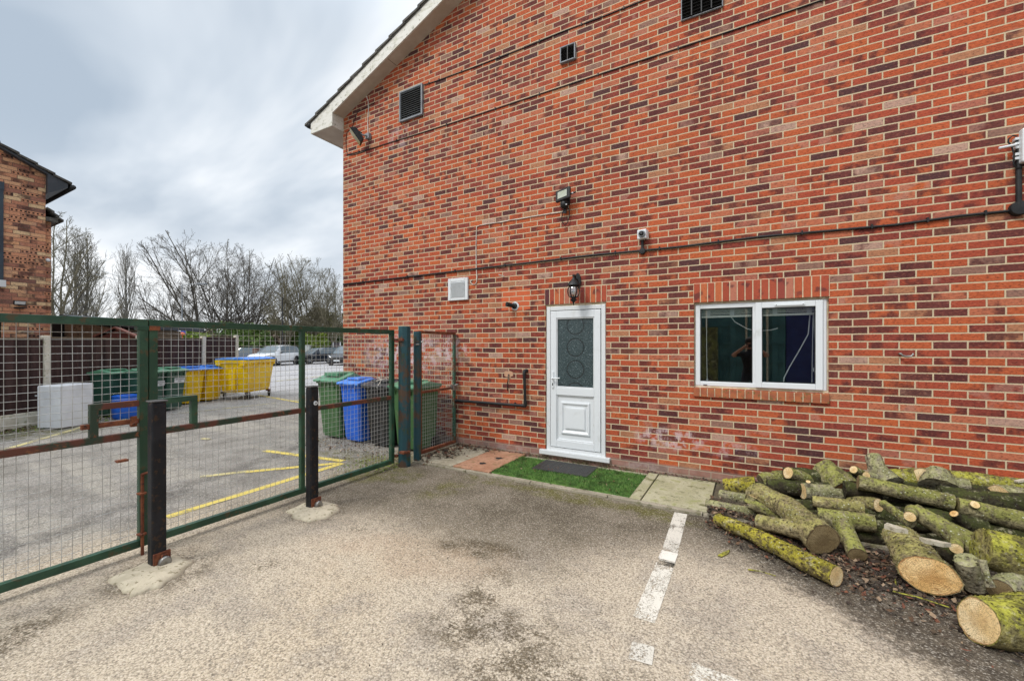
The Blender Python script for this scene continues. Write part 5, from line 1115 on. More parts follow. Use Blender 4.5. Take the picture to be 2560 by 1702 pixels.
# ------------------------------------------------------------------ trees and shrubs
def bark(name,a,b): return simple(name,a,b,.95,1.5,.4,.6,.3)
M_BK1=bark('grey_bark',(.085,.075,.064),(.13,.115,.09)); M_BK2=bark('olive_bark',(.12,.108,.07),(.17,.15,.10)); M_BK3=bark('poplar_bark',(.14,.13,.11),(.21,.20,.17))
def branch_tree(name,loc,h,label,mat,seed,kind='spread',stems=1,r0=None,spread=1.,group=None,lean=0.,maxd=4):
    """kind spread: short trunk, long arching limbs fanning into a rounded crown; column: one leader with steep side shoots"""
    rn=random.Random(seed); e=empty(name,loc,0,label,'tree',group); trunk=MB(); crown=MB(); rt=Vector((CS,SN,0))
    r0=r0 or .016
    def path(p,d,L,r,n,wob,pull,rend=.35):
        pts=[p.copy()]; rs=[r]; q=p.copy(); dd=d.normalized()
        for i in range(n):
            dd=(dd+Vector((rn.gauss(0,wob),rn.gauss(0,wob),rn.gauss(0,wob*.6)+pull))).normalized(); q=q+dd*(L/n); pts.append(q.copy()); rs.append(max(.0006,r*(1-(1-rend)*(i+1)/n)))
        return pts,rs
    RX=.40*spread
    def inside(q): return ((q.x-lean*.35*CS)**2+(q.y-lean*.35*SN)**2)/RX**2+((q.z-.56)/.44)**2<1. or q.z<.2
    def sideways(dv,ang):
        az=rn.uniform(0,6.283); u=dv.orthogonal().normalized(); w_=dv.cross(u); s_=u*math.cos(az)+w_*math.sin(az); return (dv*math.cos(ang)+s_*math.sin(ang)).normalized()
    def shoot(p,d,L,r,depth):
        if kind=='spread':
            u=d.normalized(); lim=0.
            while lim<1.2 and inside(p+u*lim): lim+=.02
            L=max(.03,lim*rn.uniform(.93,1.03)) if depth==0 else min(L,lim*rn.uniform(.8,1.05)+.012)
        n=[7,6,4,3,2][depth]; pts,rs=path(p,d,L,r,n,[.07,.09,.12,.14,.14][depth],[.0,.02,.03,.03,.03][depth] if kind=='spread' else .12)
        crown.tube(pts,0,[6,5,4,3,3][depth],False,rs)
        if depth>=maxd: return
        k=([8,6,4,3] if kind=='spread' else [5,4,3,2])[depth]
        for j in range(k):
            t=.16+.84*(j+rn.random())/k; x=t*n; i=min(n-1,int(x)); pp=pts[i].lerp(pts[i+1],x-i); dv=(pts[i+1]-pts[i]).normalized()
            ang=rn.uniform(.40,.78) if kind=='spread' else rn.uniform(.25,.45)*spread
            nd=sideways(dv,ang); nd.z+=.05; shoot(pp,nd,L*rn.uniform(.40,.56)*(1.12-.45*t),max(.0006,rs[i]*.58),depth+1)
    if kind=='spread':
        for s_ in range(stems):
            az=6.283*s_/stems+rn.uniform(-.3,.3); off=Vector((math.cos(az),math.sin(az),0))*(.02 if stems>1 else 0)
            d=Vector((0,0,1))+Vector((math.cos(az),math.sin(az),0))*(.32*spread if stems>1 else 0)+rt*lean
            pts,rs=path(off,d,.20,r0*(1 if stems==1 else .8),4,.05,.02,.8); trunk.tube(pts,0,8,False,rs)
            nl=9 if stems==1 else 6
            for j in range(nl):
                az2=6.283*j/nl+rn.uniform(-.35,.35); inc=(R(12) if j%3==0 else R(rn.uniform(28,66)))*min(1.1,spread)
                nd=Vector((math.cos(az2)*math.sin(inc),math.sin(az2)*math.sin(inc),math.cos(inc)))+(d.normalized()-Vector((0,0,1)))*.8+rt*lean
                t=rn.uniform(.55,1.); x=t*4; i=min(3,int(x)); pp=pts[i].lerp(pts[i+1],x-i); shoot(pp,nd,rn.uniform(.46,.60)*(1.2 if inc<R(20) else 1.),rs[-1]*rn.uniform(.45,.72),0)
    else:
        pts,rs=path(Vector((0,0,0)),Vector((0,0,1)),.92,r0*.9,14,.025,.02,.12); trunk.tube(pts,0,8,False,rs)
        for j in range(46):
            t=.10+.88*(j/46.); x=t*14; i=min(13,int(x)); pp=pts[i].lerp(pts[i+1],x-i); nd=sideways(Vector((0,0,1)),rn.uniform(.30,.62)*spread)
            L=((.40 if spread<.8 else .30)*math.sin(math.pi*min(1,(t*.88+.12)))**.7)*rn.uniform(.6,1.05); shoot(pp,nd,L,rs[i]*.34,1)
    zs=sorted(v.z for v in crown.v); f=h/zs[int(len(zs)*.9993)]
    for mb in (trunk,crown): mb.v=[v*f for v in mb.v]
    trunk.build('trunk',mat,e,smooth=True); crown.build('crown',mat,e,smooth=True)
    return e
def tree_px(px,pytop,Zd,**kw): return carloc(px,Zd), H+(HY-pytop)/F*Zd
TR=[
 (508,586,48,'wide bare tree with a long left limb, tallest of the middle group',M_BK1,3,'spread',1,1.1,-.10),
 (570,600,50,'bare tree with several stems at the centre of the middle group',M_BK1,8,'spread',3,.95,.0),
 (628,620,52,'bare forked tree on the right of the middle group',M_BK1,14,'spread',2,.95,.10),
 (415,705,52,'low bare tree with arching branches left of the street lamp',M_BK1,21,'spread',1,1.25,-.05),
 (726,640,46,'tall bare olive tree just right of the black column',M_BK2,5,'spread',1,.66,0.),
 (772,640,48,'bare olive tree between two others left of the brick corner',M_BK2,12,'spread',2,.66,0.),
 (826,672,47,'bushy bare tree nearest the brick corner',M_BK2,17,'spread',3,.8,0.),
 (316,603,55,'slim poplar standing alone against the sky',M_BK3,2,'column',1,.62,0.),
 (152,528,40,'tall bare tree rising closest to the orange brick house',M_BK2,6,'spread',1,.55,-.05),
 (184,585,42,'upright bare tree in the left group, between two others',M_BK3,9,'column',1,1.0,0.),
 (212,578,43,'upright bare tree on the right side of the left group',M_BK3,4,'column',1,1.1,0.),
 (236,668,46,'small twiggy tree at the outer edge of the left group',M_BK2,31,'spread',2,.6,.0)]
for px,py,Zd,lab,mt,sd,kd,stn,sp,ln in TR:
    loc,h=tree_px(px,py,Zd); branch_tree('bare_tree' if kd!='column' else 'poplar_tree',loc,h,lab,mt,sd,kd,stn,None,sp,'bare trees beyond the car park',ln)
# the twig poking out over the low roof
def leaf_mat(name,a,b,c):
    k=NT(name); i=k.noise(.9,4,.6,k.pos()).outputs[0]; j=k.noise(9,3,.6,k.pos()).outputs[0]; cc=k.mix(k.sstep(i,.38,.62),a,b); cc=k.mix(k.sstep(j,.52,.7),cc,c); return k.pbr(cc,.7,0,None,.3)
M_LV1=leaf_mat('bright_foliage',(.09,.15,.022),(.19,.26,.035),(.26,.32,.05)); M_LV2=leaf_mat('dark_foliage',(.04,.08,.015),(.085,.14,.025),(.13,.19,.035)); M_LV3=leaf_mat('brown_scrub',(.10,.072,.05),(.15,.115,.08),(.20,.16,.11)); M_LV4=leaf_mat('olive_scrub',(.09,.085,.035),(.14,.13,.05),(.18,.16,.075))
def shrub(px0,px1,pyt,Zd,label,mat,seed,n=2600,ls=.16,zb=0.):
    a=carloc(px0,Zd);b=carloc(px1,Zd); c=(a+b)/2; w_=(b-a).length/2; h=H+(HY-pyt)/F*Zd; rn=random.Random(seed)
    e=empty('shrub',c,0,label,'shrub','shrubs behind the car park'); m=MB(); st=MB(); rt=Vector((CS,SN,0)); fw=Vector((-SN,CS,0))
    cl=[]
    for k in range(11): u=rn.uniform(-.8,.8); cl.append((rt*u*w_+fw*rn.uniform(-.6,.6),h*rn.uniform(.35,.80)*(1-.25*u*u),rn.uniform(.22,.42)*min(w_,h)))
    for i in range(n):
        o,zc,r_=rn.choice(cl); d=Vector((rn.gauss(0,1),rn.gauss(0,1),rn.gauss(0,1))).normalized()*r_*rn.uniform(.55,1.05)
        p=o+Vector((0,0,zc))+Vector((d.x*1.3,d.y*1.3,d.z)); 
        if p.z>h: p.z=h-rn.uniform(0,.25)
        if p.z<.02: p.z=rn.uniform(.02,.3)
        u=Vector((rn.gauss(0,1),rn.gauss(0,1),rn.gauss(0,1))).normalized(); v=u.orthogonal().normalized(); s_=ls*rn.uniform(.5,1.2)
        k=len(m.v); m.v+=[p-u*s_,p+v*s_*.45,p+u*s_,p-v*s_*.45]; m.f.append((k,k+1,k+2,k+3))
    me=bpy.data.meshes.new('foliage'); me.from_pydata([tuple(v) for v in m.v],[],m.f); me.materials.append(mat); f=bpy.data.objects.new('foliage',me); col.objects.link(f); f.parent=e
    for k in range(7): o,zc,r_=cl[k]; st.tube([(o.x*.4,o.y*.4,0),(o.x*.8,o.y*.8,zc*.6),(o.x,o.y,zc)],.03,5,rs=[.05,.035,.015])
    st.build('stem',M_BK1,e)
SH=[(350,410,836,36,'brownish scrub just right of the red shed roof',M_LV3,1),(380,470,812,38,'bright green shrub behind the banner sign',M_LV1,2),(455,520,812,37,'light green low shrub above the fence posts',M_LV1,3),(500,580,826,44,'brown leafless scrub behind the fence end',M_LV3,4),(540,670,803,45,'dark green laurel bush behind the yellow container',M_LV2,5),(590,690,832,43,'glossy green shrub above the red car',M_LV2,6),(660,720,826,46,'brown scrub around the foot of the black column',M_LV3,7),(700,780,806,47,'broad green bush behind the white car',M_LV2,8),(760,830,812,46,'green bush above the dark hatchback',M_LV1,9),(805,880,822,48,'dark green bush at the brick corner',M_LV2,10),(620,760,790,60,'distant olive thicket between the tree groups',M_LV4,11),(740,900,745,58,'tall olive thicket behind the right hand trees',M_LV4,12),(360,480,808,62,'distant olive thicket behind the street lamp',M_LV4,13)]
for px0,px1,pyt,Zd,lab,mt,sd in SH: shrub(px0,px1,pyt,Zd,lab,mt,sd,4200 if Zd<50 else 3600,.15 if Zd<50 else .24)
# far wood that closes the horizon: one mass
rn=random.Random(77); m=MB()
for i in range(26000):
    px=rn.uniform(-300,1000); Zd=rn.uniform(75,95); top_=H+(3.4+2.2*mnoise.noise(Vector((px*.012,3,1)))+1.4*mnoise.noise(Vector((px*.05,1,5)))); 
    v=carloc(px,Zd); p=v+Vector((0,0,rn.uniform(0,top_))); u=Vector((rn.gauss(0,1),rn.gauss(0,1),rn.gauss(0,1))).normalized(); w2=u.orthogonal().normalized(); s_=rn.uniform(.2,.5); k=len(m.v); m.v+=[p-u*s_,p+w2*s_*.45,p+u*s_,p-w2*s_*.45]; m.f.append((k,k+1,k+2,k+3))
me=bpy.data.meshes.new('far_wood'); me.from_pydata([tuple(v) for v in m.v],[],m.f); me.materials.append(M_LV4); o=bpy.data.objects.new('far_wood',me); col.objects.link(o); tag(o,'far wood closing the horizon behind the car park','wood',kind='stuff')

# ------------------------------------------------------------------ logs
def bark_log(name,moss,base,lich=.3,pit=.23):
    k=NT(name); v=k.obj(); g=k.n('NewGeometry'); nz=k.sep(g.outputs['Normal'])[2]
    n=k.noise(16,6,.7,v).outputs[0]; n2=k.noise(5,4,.6,v).outputs[0]; n3=k.noise(45,4,.7,v).outputs[0]; vo=k.vor(26,v).outputs[0]; vw=k.vor(42,k.mapping(v,loc=(3,1,5))).outputs[0]
    c=k.mix(k.sstep(n,.36,.62),tuple(x*.5 for x in base),base)
    up=k.math('ADD',nz,k.math('MULTIPLY',k.math('SUBTRACT',n2,.5),3.2))
    mo=k.math('MULTIPLY',k.sstep(up,-.35,.55),k.sstep(n,.38,.52)); mc=k.mix(k.sstep(n2,.4,.6),moss,tuple(x*.62 for x in moss))
    c=k.mix(k.math('MULTIPLY',mo,.88),c,mc)
    c=k.mix(k.math('MULTIPLY',k.sstep(vw,.26,.14),k.sstep(n2,.48,.6,0.,lich)),c,(.50,.50,.40))
    c=k.mix(k.math('MULTIPLY',k.sstep(vo,pit,pit*.55),.85),c,(.04,.026,.012))
    c=k.mix(k.sstep(n3,.50,.36,0.,.8),c,k.mix(.75,c,(.02,.016,.01))); fl=k.noise(11,6,.75,k.mapping(v,loc=(9,2,4))).outputs[0]; c=k.mix(k.sstep(fl,.47,.38,0.,.85),c,k.mix(.72,c,(.035,.026,.016))); c=k.mix(k.sstep(fl,.57,.66,0.,.5),c,(.50,.46,.30))
    h=k.math('ADD',k.math('MULTIPLY',n,1.),k.math('ADD',k.math('MULTIPLY',n3,.5),k.math('MULTIPLY',vo,.5)))
    return k.pbr(c,.9,0,k.bump(k.math('ADD',h,fl),1.,.018),.25)
BARK={'y':bark_log('mossy_bark',(.50,.44,.04),(.30,.235,.09),.6,.36),'g':bark_log('green_bark',(.30,.31,.07),(.36,.31,.17),1.),'t':bark_log('tan_bark',(.38,.35,.11),(.46,.37,.20),1.),'k':bark_log('grey_lichen_bark',(.33,.33,.14),(.50,.44,.31),1.),'o':bark_log('olive_bark_log',(.42,.41,.05),(.33,.28,.12),.6),'d':bark_log('shaded_mossy_bark',(.06,.07,.015),(.05,.04,.024),.2)}  # darkest moss bark also has the shade of the pile's gaps in its colour
def cut_mat(name,a,b,dark):
    k=NT(name); v=k.obj(); p=k.sep(v); rr=k.math('SQRT',k.math('ADD',k.math('MULTIPLY',p[0],p[0]),k.math('MULTIPLY',p[1],p[1])))
    n=k.noise(14,5,.65,v).outputs[0]; n2=k.noise(5,3,.6,v).outputs[0]; an=k.math('ARCTAN2',p[1],p[0])
    ring=k.math('SINE',k.math('ADD',k.math('MULTIPLY',rr,620.),k.math('MULTIPLY',n,22.)))
    c0=None
    rad=k.n('Attribute',attribute_name='radial').outputs['Fac']; rad=k.math('ADD',rad,k.math('MULTIPLY',k.math('SUBTRACT',n2,.5),.5))
    c=k.mix(k.sstep(n2,.4,.62),a,b); c=k.mix(k.sstep(rad,.62,.25,0.,.55),c,k.mix(.45,a,dark)); c=k.mix(k.sstep(rad,.93,1.02,0.,.8),c,dark); c=k.mix(k.math('MULTIPLY',k.sstep(ring,.3,1.),.07),c,dark)
    c=k.mix(k.sstep(n,.60,.70,0.,.75),c,dark)
    cr=k.noise(6,4,.7,k.comb(k.math('MULTIPLY',an,1.2),k.math('MULTIPLY',rr,4.))).outputs[0]; c=k.mix(k.math('MULTIPLY',k.sstep(k.math('ABSOLUTE',k.math('SUBTRACT',cr,.5)),.024,.004),.8),c,(.06,.03,.012))
    sw=k.noise(40,3,.7,k.mapping(v,scale=(1,.12,1))).outputs[0]; c=k.mix(k.sstep(sw,.5,.36,0.,.35),c,k.mix(.5,c,dark))
    return k.pbr(c,.85,0,k.bump(k.math('ADD',ring,k.math('MULTIPLY',sw,3.)),.3,.003),.25)
CUT={'c':cut_mat('fresh_cut_wood',(.72,.52,.25),(.80,.64,.38),(.38,.20,.07)),'o':cut_mat('orange_cut_wood',(.66,.40,.15),(.78,.56,.28),(.30,.12,.03)),'b':cut_mat('old_cut_wood',(.24,.175,.085),(.30,.23,.12),(.10,.06,.03)),'d':cut_mat('dark_cut_wood',(.10,.05,.02),(.15,.08,.035),(.04,.02,.01))}
def log(label,pts,rs,bk,cuts,stubs=(),seed=0,rough=.10,seg=26,tilt=(None,None),gname='logs in the pile by the wall',sq=(1,1)):
    """pts: axis points; rs radii; cuts: cut style at each end (None=ragged bark); stubs: (t, end point, r, cut)"""
    pts=[Vector(p) for p in pts]; o=sum(pts,Vector())/len(pts); m=MB(); rn=random.Random(seed)
    # resample
    P=[];Rr=[]
    for i in range(len(pts)-1):
        n=max(2,int((pts[i+1]-pts[i]).length/.035))
        for j in range(n): t=j/n; P.append(pts[i].lerp(pts[i+1],t)); Rr.append(rs[i]*(1-t)+rs[i+1]*t)
    P.append(pts[-1]); Rr.append(rs[-1])
    # soften corners
    for _ in range(3):
        Q=[P[0]]+[(P[i-1]+P[i]*2+P[i+1])/4 for i in range(1,len(P)-1)]+[P[-1]]; P=Q
    k0=len(m.v)
    ends=[]
    up=Vector((0,0,1)); t0=(P[1]-P[0]).normalized(); u=t0.cross(up); u=u.normalized() if u.length>.01 else Vector((1,0,0))
    K=len(P)
    for i,p in enumerate(P):
        t=(P[min(i+1,K-1)]-P[max(i-1,0)]).normalized(); u=(u-t*u.dot(t)).normalized(); w_=t.cross(u); ring=[]
        sh=0.
        for j in range(seg):
            a=2*math.pi*j/seg; d=u*math.cos(a)*sq[0]+w_*math.sin(a)*sq[1]
            q=(p+d*.12)*1.0
            nn=mnoise.noise(Vector((p+d*Rr[i]))*7+Vector((seed*3.1,0,0)))*.9+mnoise.noise(Vector((p+d*Rr[i]))*24+Vector((0,seed*1.7,0)))*.45+.25*abs(mnoise.noise(Vector((p*1.2+d*Rr[i]*6))*9))
            ring.append(p+d*Rr[i]*(1+rough*nn*1.6))
        # oblique saw cuts: shear the end rings along the axis
        for ei,end_i in ((0,0),(1,K-1)):
            if tilt[ei] is not None:
                dist=abs(i-end_i); 
                if dist<6:
                    tv=Vector(tilt[ei]); ring=[q+t*((q-p).dot(tv))*(1-dist/6.) for q in ring]
        m.v+=ring
        if i==0 or i==K-1: ends.append([q.copy() for q in ring])
    for i in range(K-1):
        for j in range(seg):
            a=k0+i*seg+j;b=k0+i*seg+(j+1)%seg; m.f.append((a,b,b+seg,a+seg))
    faces=[]
    for idx,ring in enumerate(ends):
        c=sum(ring,Vector())/len(ring); 
        if cuts[idx]: faces.append((ring,c,cuts[idx],(P[0]-P[1]) if idx==0 else (P[-1]-P[-2])))
        base=k0 if idx==0 else k0+(K-1)*seg
        f=tuple(base+j for j in range(seg)); m.f.append(f if idx else tuple(reversed(f)))
    for (t,ep,r_,ct) in stubs:
        i=min(K-1,int(t*(K-1))); s0=P[i]; ep=Vector(ep); n=5; kk=len(m.v); sp=[s0.lerp(ep,q/n) for q in range(n+1)]; srs=[r_*1.35,r_*1.2,r_*1.05,r_,r_,r_]
        mm=MB(); mm.tube(sp,0,14,True,srs); 
        for v in mm.v: 
            v+= (v-s0).normalized()*0
        for qi,v in enumerate(mm.v):
            nn=mnoise.noise(v*14+Vector((seed,2,1))); ax=sp[min(n,qi//14)]; mm.v[qi]=ax+(v-ax)*(1+rough*nn)
        m.add(mm.v,mm.f)
        if ct: ring=[v.copy() for v in mm.v[n*14:(n+1)*14]]; faces.append((ring,ep,ct,ep-s0))
    if bk!='d':
        nf=int(sum((pts[i+1]-pts[i]).length for i in range(len(pts)-1))*max(rs)*26000*(1.5 if bk=='y' else 1.))
        for _ in range(min(nf,2600)):
            i=rn.randrange(K-1); j=rn.randrange(seg); q=m.v[k0+i*seg+j].lerp(m.v[k0+(i+1)*seg+(j+1)%seg],rn.random()); ax=P[i]; nd=(q-ax).normalized()
            if nd.z<-.5: continue
            t=(P[i+1]-P[i]).normalized(); sd=nd.cross(t); L=rn.uniform(.004,.013)*(1.3 if bk in 'to' else 1.); wd=L*rn.uniform(.25,.6); hgt=rn.uniform(.001,.007)*(1.6 if bk=='y' else 1.); dirv=(t*rn.choice((-1,1))+sd*rn.uniform(-.7,.7)).normalized(); sv=nd.cross(dirv); b=len(m.v)
            m.v+=[q-dirv*L-nd*.002,q+sv*wd+nd*hgt*.5,q+dirv*L*.6+nd*hgt,q-sv*wd+nd*hgt*.2]; m.f+=[(b,b+1,b+2),(b,b+2,b+3)]
    ob=m.build('log',BARK[bk],smooth=True,origin=o,angle=55); tag(ob,label,'log',gname)
    for ring,c,ct,nrm in faces:
        nrm=nrm.normalized(); X=nrm.orthogonal().normalized(); Y=nrm.cross(X); M=Matrix((X,Y,nrm)).transposed().to_4x4(); M.translation=c+nrm*.0015; Mi=M.inverted()
        # plane through the tilted ring
        n=len(ring); vs=[Mi@(c+(q-c)*.955) for q in ring]; 
        zc=0.; f=MB(); inner=[v*.5 for v in vs]
        f.v=[v+Vector((0,0,.0022)) for v in vs]+[v+Vector((0,0,.0022+rn.uniform(-.001,.001))) for v in inner]+[Vector((0,0,.0025))]
        for j in range(n): k=(j+1)%n; f.f+=[(j,k,k+n,j+n),(j+n,k+n,2*n)]
        me=bpy.data.meshes.new('cut_end'); me.from_pydata([tuple(v) for v in f.v],[],f.f); me.materials.append(CUT[ct]); me.update(); at_=me.attributes.new('radial','FLOAT','POINT'); at_.data.foreach_set('value',[1.]*n+[.5]*n+[0.])
        q=bpy.data.objects.new('cut_end',me); col.objects.link(q); q.parent=ob; q.matrix_local=Matrix.Translation(-o)@M
    return ob
Z4=lambda a,b:(1760+a*.2296,1120+b*.2296); Z5=lambda a,b:(2130+a*.19137,1120+b*.19137); Z6=lambda a,b:(2120+a*.2691,1280+b*.2691)
def at(p,y=None,z=None):
    return W(p[0],p[1],y) if y is not None else G(p[0],p[1],z)
def chk(n,*ps): print('LOG',n,[tuple(round(c,2) for c in p) for p in ps])
a,b=at(Z4(150,775),z=.06),at(Z4(1440,1395),z=.075); chk('front',a,b)
log('bright yellow mossy log lying foremost on the ground at the left of the pile',[a,a.lerp(b,.35)+Vector((0,0,.012)),a.lerp(b,.7),b],[.052,.058,.064,.068],'y',(None,'c'),seed=1,rough=.10)
a,b=at(Z4(570,470),z=.25),at(Z4(1285,990),z=.14); c=at(Z4(900,640),z=.21); chk('fork',a,c,b)
s1_=at(Z4(600,800),z=.08); chk('forkstub',s1_)
log('thick forked log with a cut face at its upper left, behind the yellow mossy one',[a,c,b],[.084,.090,.122],'t',('c','b'),[(.93,s1_,.064,None)],seed=2,tilt=((.0,.5,.2),(-.1,.3,.1)))
a,b=at(Z4(495,600),z=.17),at(Z4(885,765),z=.10); chk('thin',a,b); st_=at(Z4(528,528),z=.23)
log('thin branch crossing under the thick forked log',[a,b],[.048,.042],'g',(None,'c'),[(.08,st_,.040,'c')],seed=3)
a,b=at(Z4(25,600),z=.05),at(Z4(580,715),z=.055); log('slender grey log on the paving at the left end of the pile',[a,b],[.042,.05],'k',('b',None),seed=4)
a,b=at(Z4(225,430),y=-.30),at(Z4(570,415),y=-.30); chk('moss',a,b)
log('stubby log shaggy with yellow moss, leftmost against the wall',[a,b],[.085,.09],'y',(None,None),seed=5,rough=.2)
a,b=at(Z4(180,500),z=.045),at(Z4(470,560),z=.06); log('short grey log under the shaggy mossy stub',[a,b],[.05,.055],'k',('b','b'),seed=25)
a,b=at(Z4(640,400),y=-.22),at(Z4(830,330),y=-.16); chk('stump',a,b); log('lumpy green stump with a torn top near the wall',[a,b,b+Vector((-.03,0,.07))],[.12,.10,.05],'g',(None,None),seed=6,rough=.28)
a,b=at(Z4(915,268),y=-.42),at(Z4(1230,370),y=-.20); chk('ycut',a,b); log('round log with a yellow sawn face pointing left, above the stump',[a,b],[.055,.07],'g',('c',None),seed=7)
a,b=at(Z4(1075,470),y=-.5),at(Z4(1480,500),y=-.38); st_=at(Z4(1135,365),y=-.55); log('grey log with a broken pale end right of the forked one',[a,b],[.075,.085],'k',('c',None),[(.12,st_,.020,'c')],seed=8)
a,b=at(Z4(1290,235),y=-.14),at(Z4(1580,480),y=-.40); chk('block',a,b); log('thick grey green block sloping down from the wall with a dark end',[a,b],[.115,.135],'g',(None,'d'),seed=9,tilt=(None,(.3,0,.0)))
a,b=at(Z4(1628,232),y=-.30),at(Z4(1790,330),y=-.12); log('short stick with a small yellow face beside the thick block',[a,b],[.035,.045],'g',('c',None),seed=10)
a,b=at(Z4(1185,575),z=.24),at(Z4(1745,660),z=.25); chk('l12',a,b); log('splintered log lying across the middle of the pile',[a,b],[.045,.06],'t',(None,None),seed=11)
a,b=at(Z4(1240,740),z=.17),at(Z5(300,985),z=.19); le=at(Z4(1665,1165),z=.055); chk('l13',a,b,le)
log('crooked log with a leg reaching the ground and a round face on the right',[a,b],[.07,.066],'g',(None,'b'),[(.42,le,.062,'b')],seed=12)
a,b=at(Z5(275,110),y=-.14),at(Z5(500,470),y=-.34); st_=at(Z5(190,357),y=-.42); chk('Y',a,b); log('upright grey limb sticking up highest at the back of the pile',[a,a.lerp(b,.5)+Vector((-.03,0,0)),b],[.062,.068,.11],'k',(None,None),[(.75,st_,.035,'c')],seed=13)
a,b=at(Z5(480,420),y=-.14),at(Z5(860,400),y=-.20); log('olive log with a torn bark end behind the long slanting one',[a,b],[.10,.095],'o',(None,None),seed=14)
a,b=at(Z5(925,390),y=-.28),at(Z5(1120,400),y=-.12); log('short log showing a pale split face at the back',[a,b],[.088,.09],'t',('c',None),seed=15)
a,b=at(Z5(1120,300),y=-.26),at(Z5(1130,500),y=-.36); st_=at(Z5(1530,480),y=-.34); chk('knot',a,b); log('lumpy grey knot of wood with a short lichen covered arm',[a,b],[.085,.125],'k',(None,None),[(.8,st_,.05,None)],seed=16,rough=.14)
a,b=at(Z5(1270,420),y=-.12),at(Z5(2260,560),y=-.12); chk('olive',a,b); log('long smooth olive trunk lying against the wall on the right',[a,b],[.09,.10],'o',(None,None),seed=17,rough=.06)
a,b=at(Z5(1910,640),y=-.32),at(Z5(2420,690),y=-.22); chk('l18',a,b); log('stout log with a tall pale oval face resting on the olive trunk',[a,b],[.098,.10],'k',('c',None),seed=18,tilt=((.25,0,0),None))
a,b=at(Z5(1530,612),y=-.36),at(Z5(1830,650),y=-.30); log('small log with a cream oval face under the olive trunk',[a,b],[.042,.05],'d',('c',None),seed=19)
a,b=at(Z5(80,440),y=-.60),at(Z5(1312,712),y=-.62); chk('A',a,b); log('long straight lichen spotted log lying across the top of the pile',[a,b],[.060,.066],'g',('b','c'),seed=20,rough=.06,tilt=(None,(.5,0,0)))
a,b=at(Z5(1370,750),y=-.60),at(Z5(2300,970),y=-.62); st_=at(Z5(1605,735),y=-.68); chk('B',a,b); log('long straight log running below the tall pale oval face',[a,b],[.066,.075],'g',(None,None),[(.25,st_,.030,'c')],seed=21,rough=.06)
a,b=at(Z5(800,820),z=.34),at(Z5(1660,1330),z=.20); s1_=at(Z5(752,892),z=.36); s2_=at(Z5(1360,1310),z=.25); chk('C',a,b)
log('forked log slanting down the middle with two cream sawn stubs',[a,a.lerp(b,.5)+Vector((0,0,.01)),b],[.060,.068,.085],'g',('o',None),[(.06,s1_,.036,'c'),(.70,s2_,.034,'c')],seed=22)
a,b=at(Z5(400,715),z=.36),at(Z5(780,985),z=.30); log('slim branch running down beside the forked middle log',[a,b],[.030,.036],'g',(None,None),seed=23)
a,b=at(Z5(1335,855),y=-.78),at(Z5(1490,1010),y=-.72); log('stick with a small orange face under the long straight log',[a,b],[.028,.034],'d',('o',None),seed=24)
a,b=at(Z5(345,742),y=-.66),at(Z5(0,700),y=-.5); log('log with a tan face lying left of the slim branch',[a,b],[.056,.07],'t',('c',None),seed=26)
a,b=at(Z6(490,225),z=.20),at(Z6(755,585),z=.14); chk('big',a,b)
log('huge log with a wide orange sawn face, lowest in the middle front',[a,a.lerp(b,.5),b],[.105,.125,.145],'t',(None,'o'),seed=27,rough=.07,seg=28,tilt=(None,(.25,0,-.15)),sq=(1.0,.82))
a,b=at(Z6(1235,320),z=.30),at(Z6(1760,470),z=.25); chk('mossR',a,b); log('thick mossy olive log lying above the small log with a greyish oval end',[a,b],[.115,.13],'o',(None,None),seed=28,rough=.06)
a,b=at(Z6(1090,440),z=.26),at(Z6(1185,690),z=.075); log('short grey log standing on its sawn end behind the corner log',[a,b],[.055,.06],'k',(None,'b'),seed=29)
a,b=at(Z6(1410,725),z=.12),at(Z6(1720,560),z=.16); chk('l29',a,b); log('small log with a greyish oval end lying under the mossy one at the right',[a,b],[.068,.08],'k',('b',None),seed=30)
a,b=at(Z6(1250,440),z=.30),at(Z6(1325,690),z=.16); log('thin pale stick leaning between two grey logs at the right',[a,a.lerp(b,.5)+Vector((-.01,0,0)),b],[.017,.019,.021],'k',(None,None),seed=31)
a,b=at(Z6(1215,1010),z=.118),at(Z6(1800,1010),z=.13); chk('corner',a,b); log('big log with bright yellow moss and a broad cream face, lying alone in front',[a,b],[.118,.135],'o',('c',None),seed=32,rough=.09,seg=28,tilt=((-.1,0,.2),None))
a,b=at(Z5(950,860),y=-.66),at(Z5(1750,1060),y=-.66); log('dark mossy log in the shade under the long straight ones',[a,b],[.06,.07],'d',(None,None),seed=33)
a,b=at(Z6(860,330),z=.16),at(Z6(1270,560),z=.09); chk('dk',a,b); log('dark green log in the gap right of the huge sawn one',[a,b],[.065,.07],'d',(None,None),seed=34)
# inner logs that carry the heap (dark shapes in the gaps; that shade is put into their bark colour)
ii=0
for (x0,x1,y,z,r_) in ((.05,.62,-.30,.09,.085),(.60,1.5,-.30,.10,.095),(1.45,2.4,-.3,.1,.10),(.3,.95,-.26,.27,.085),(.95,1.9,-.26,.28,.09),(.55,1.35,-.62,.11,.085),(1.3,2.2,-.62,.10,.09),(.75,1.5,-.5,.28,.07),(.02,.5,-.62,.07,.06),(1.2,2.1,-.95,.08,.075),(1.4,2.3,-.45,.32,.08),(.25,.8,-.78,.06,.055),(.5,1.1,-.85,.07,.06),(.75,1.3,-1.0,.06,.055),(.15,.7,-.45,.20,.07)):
    ii+=1; log('dark log buried low inside the pile, glimpsed only through its gaps',[(x0,y,z),(x1,y+.06,z+.02)],[r_,r_*1.05],'d',(None,None),seed=40+ii)
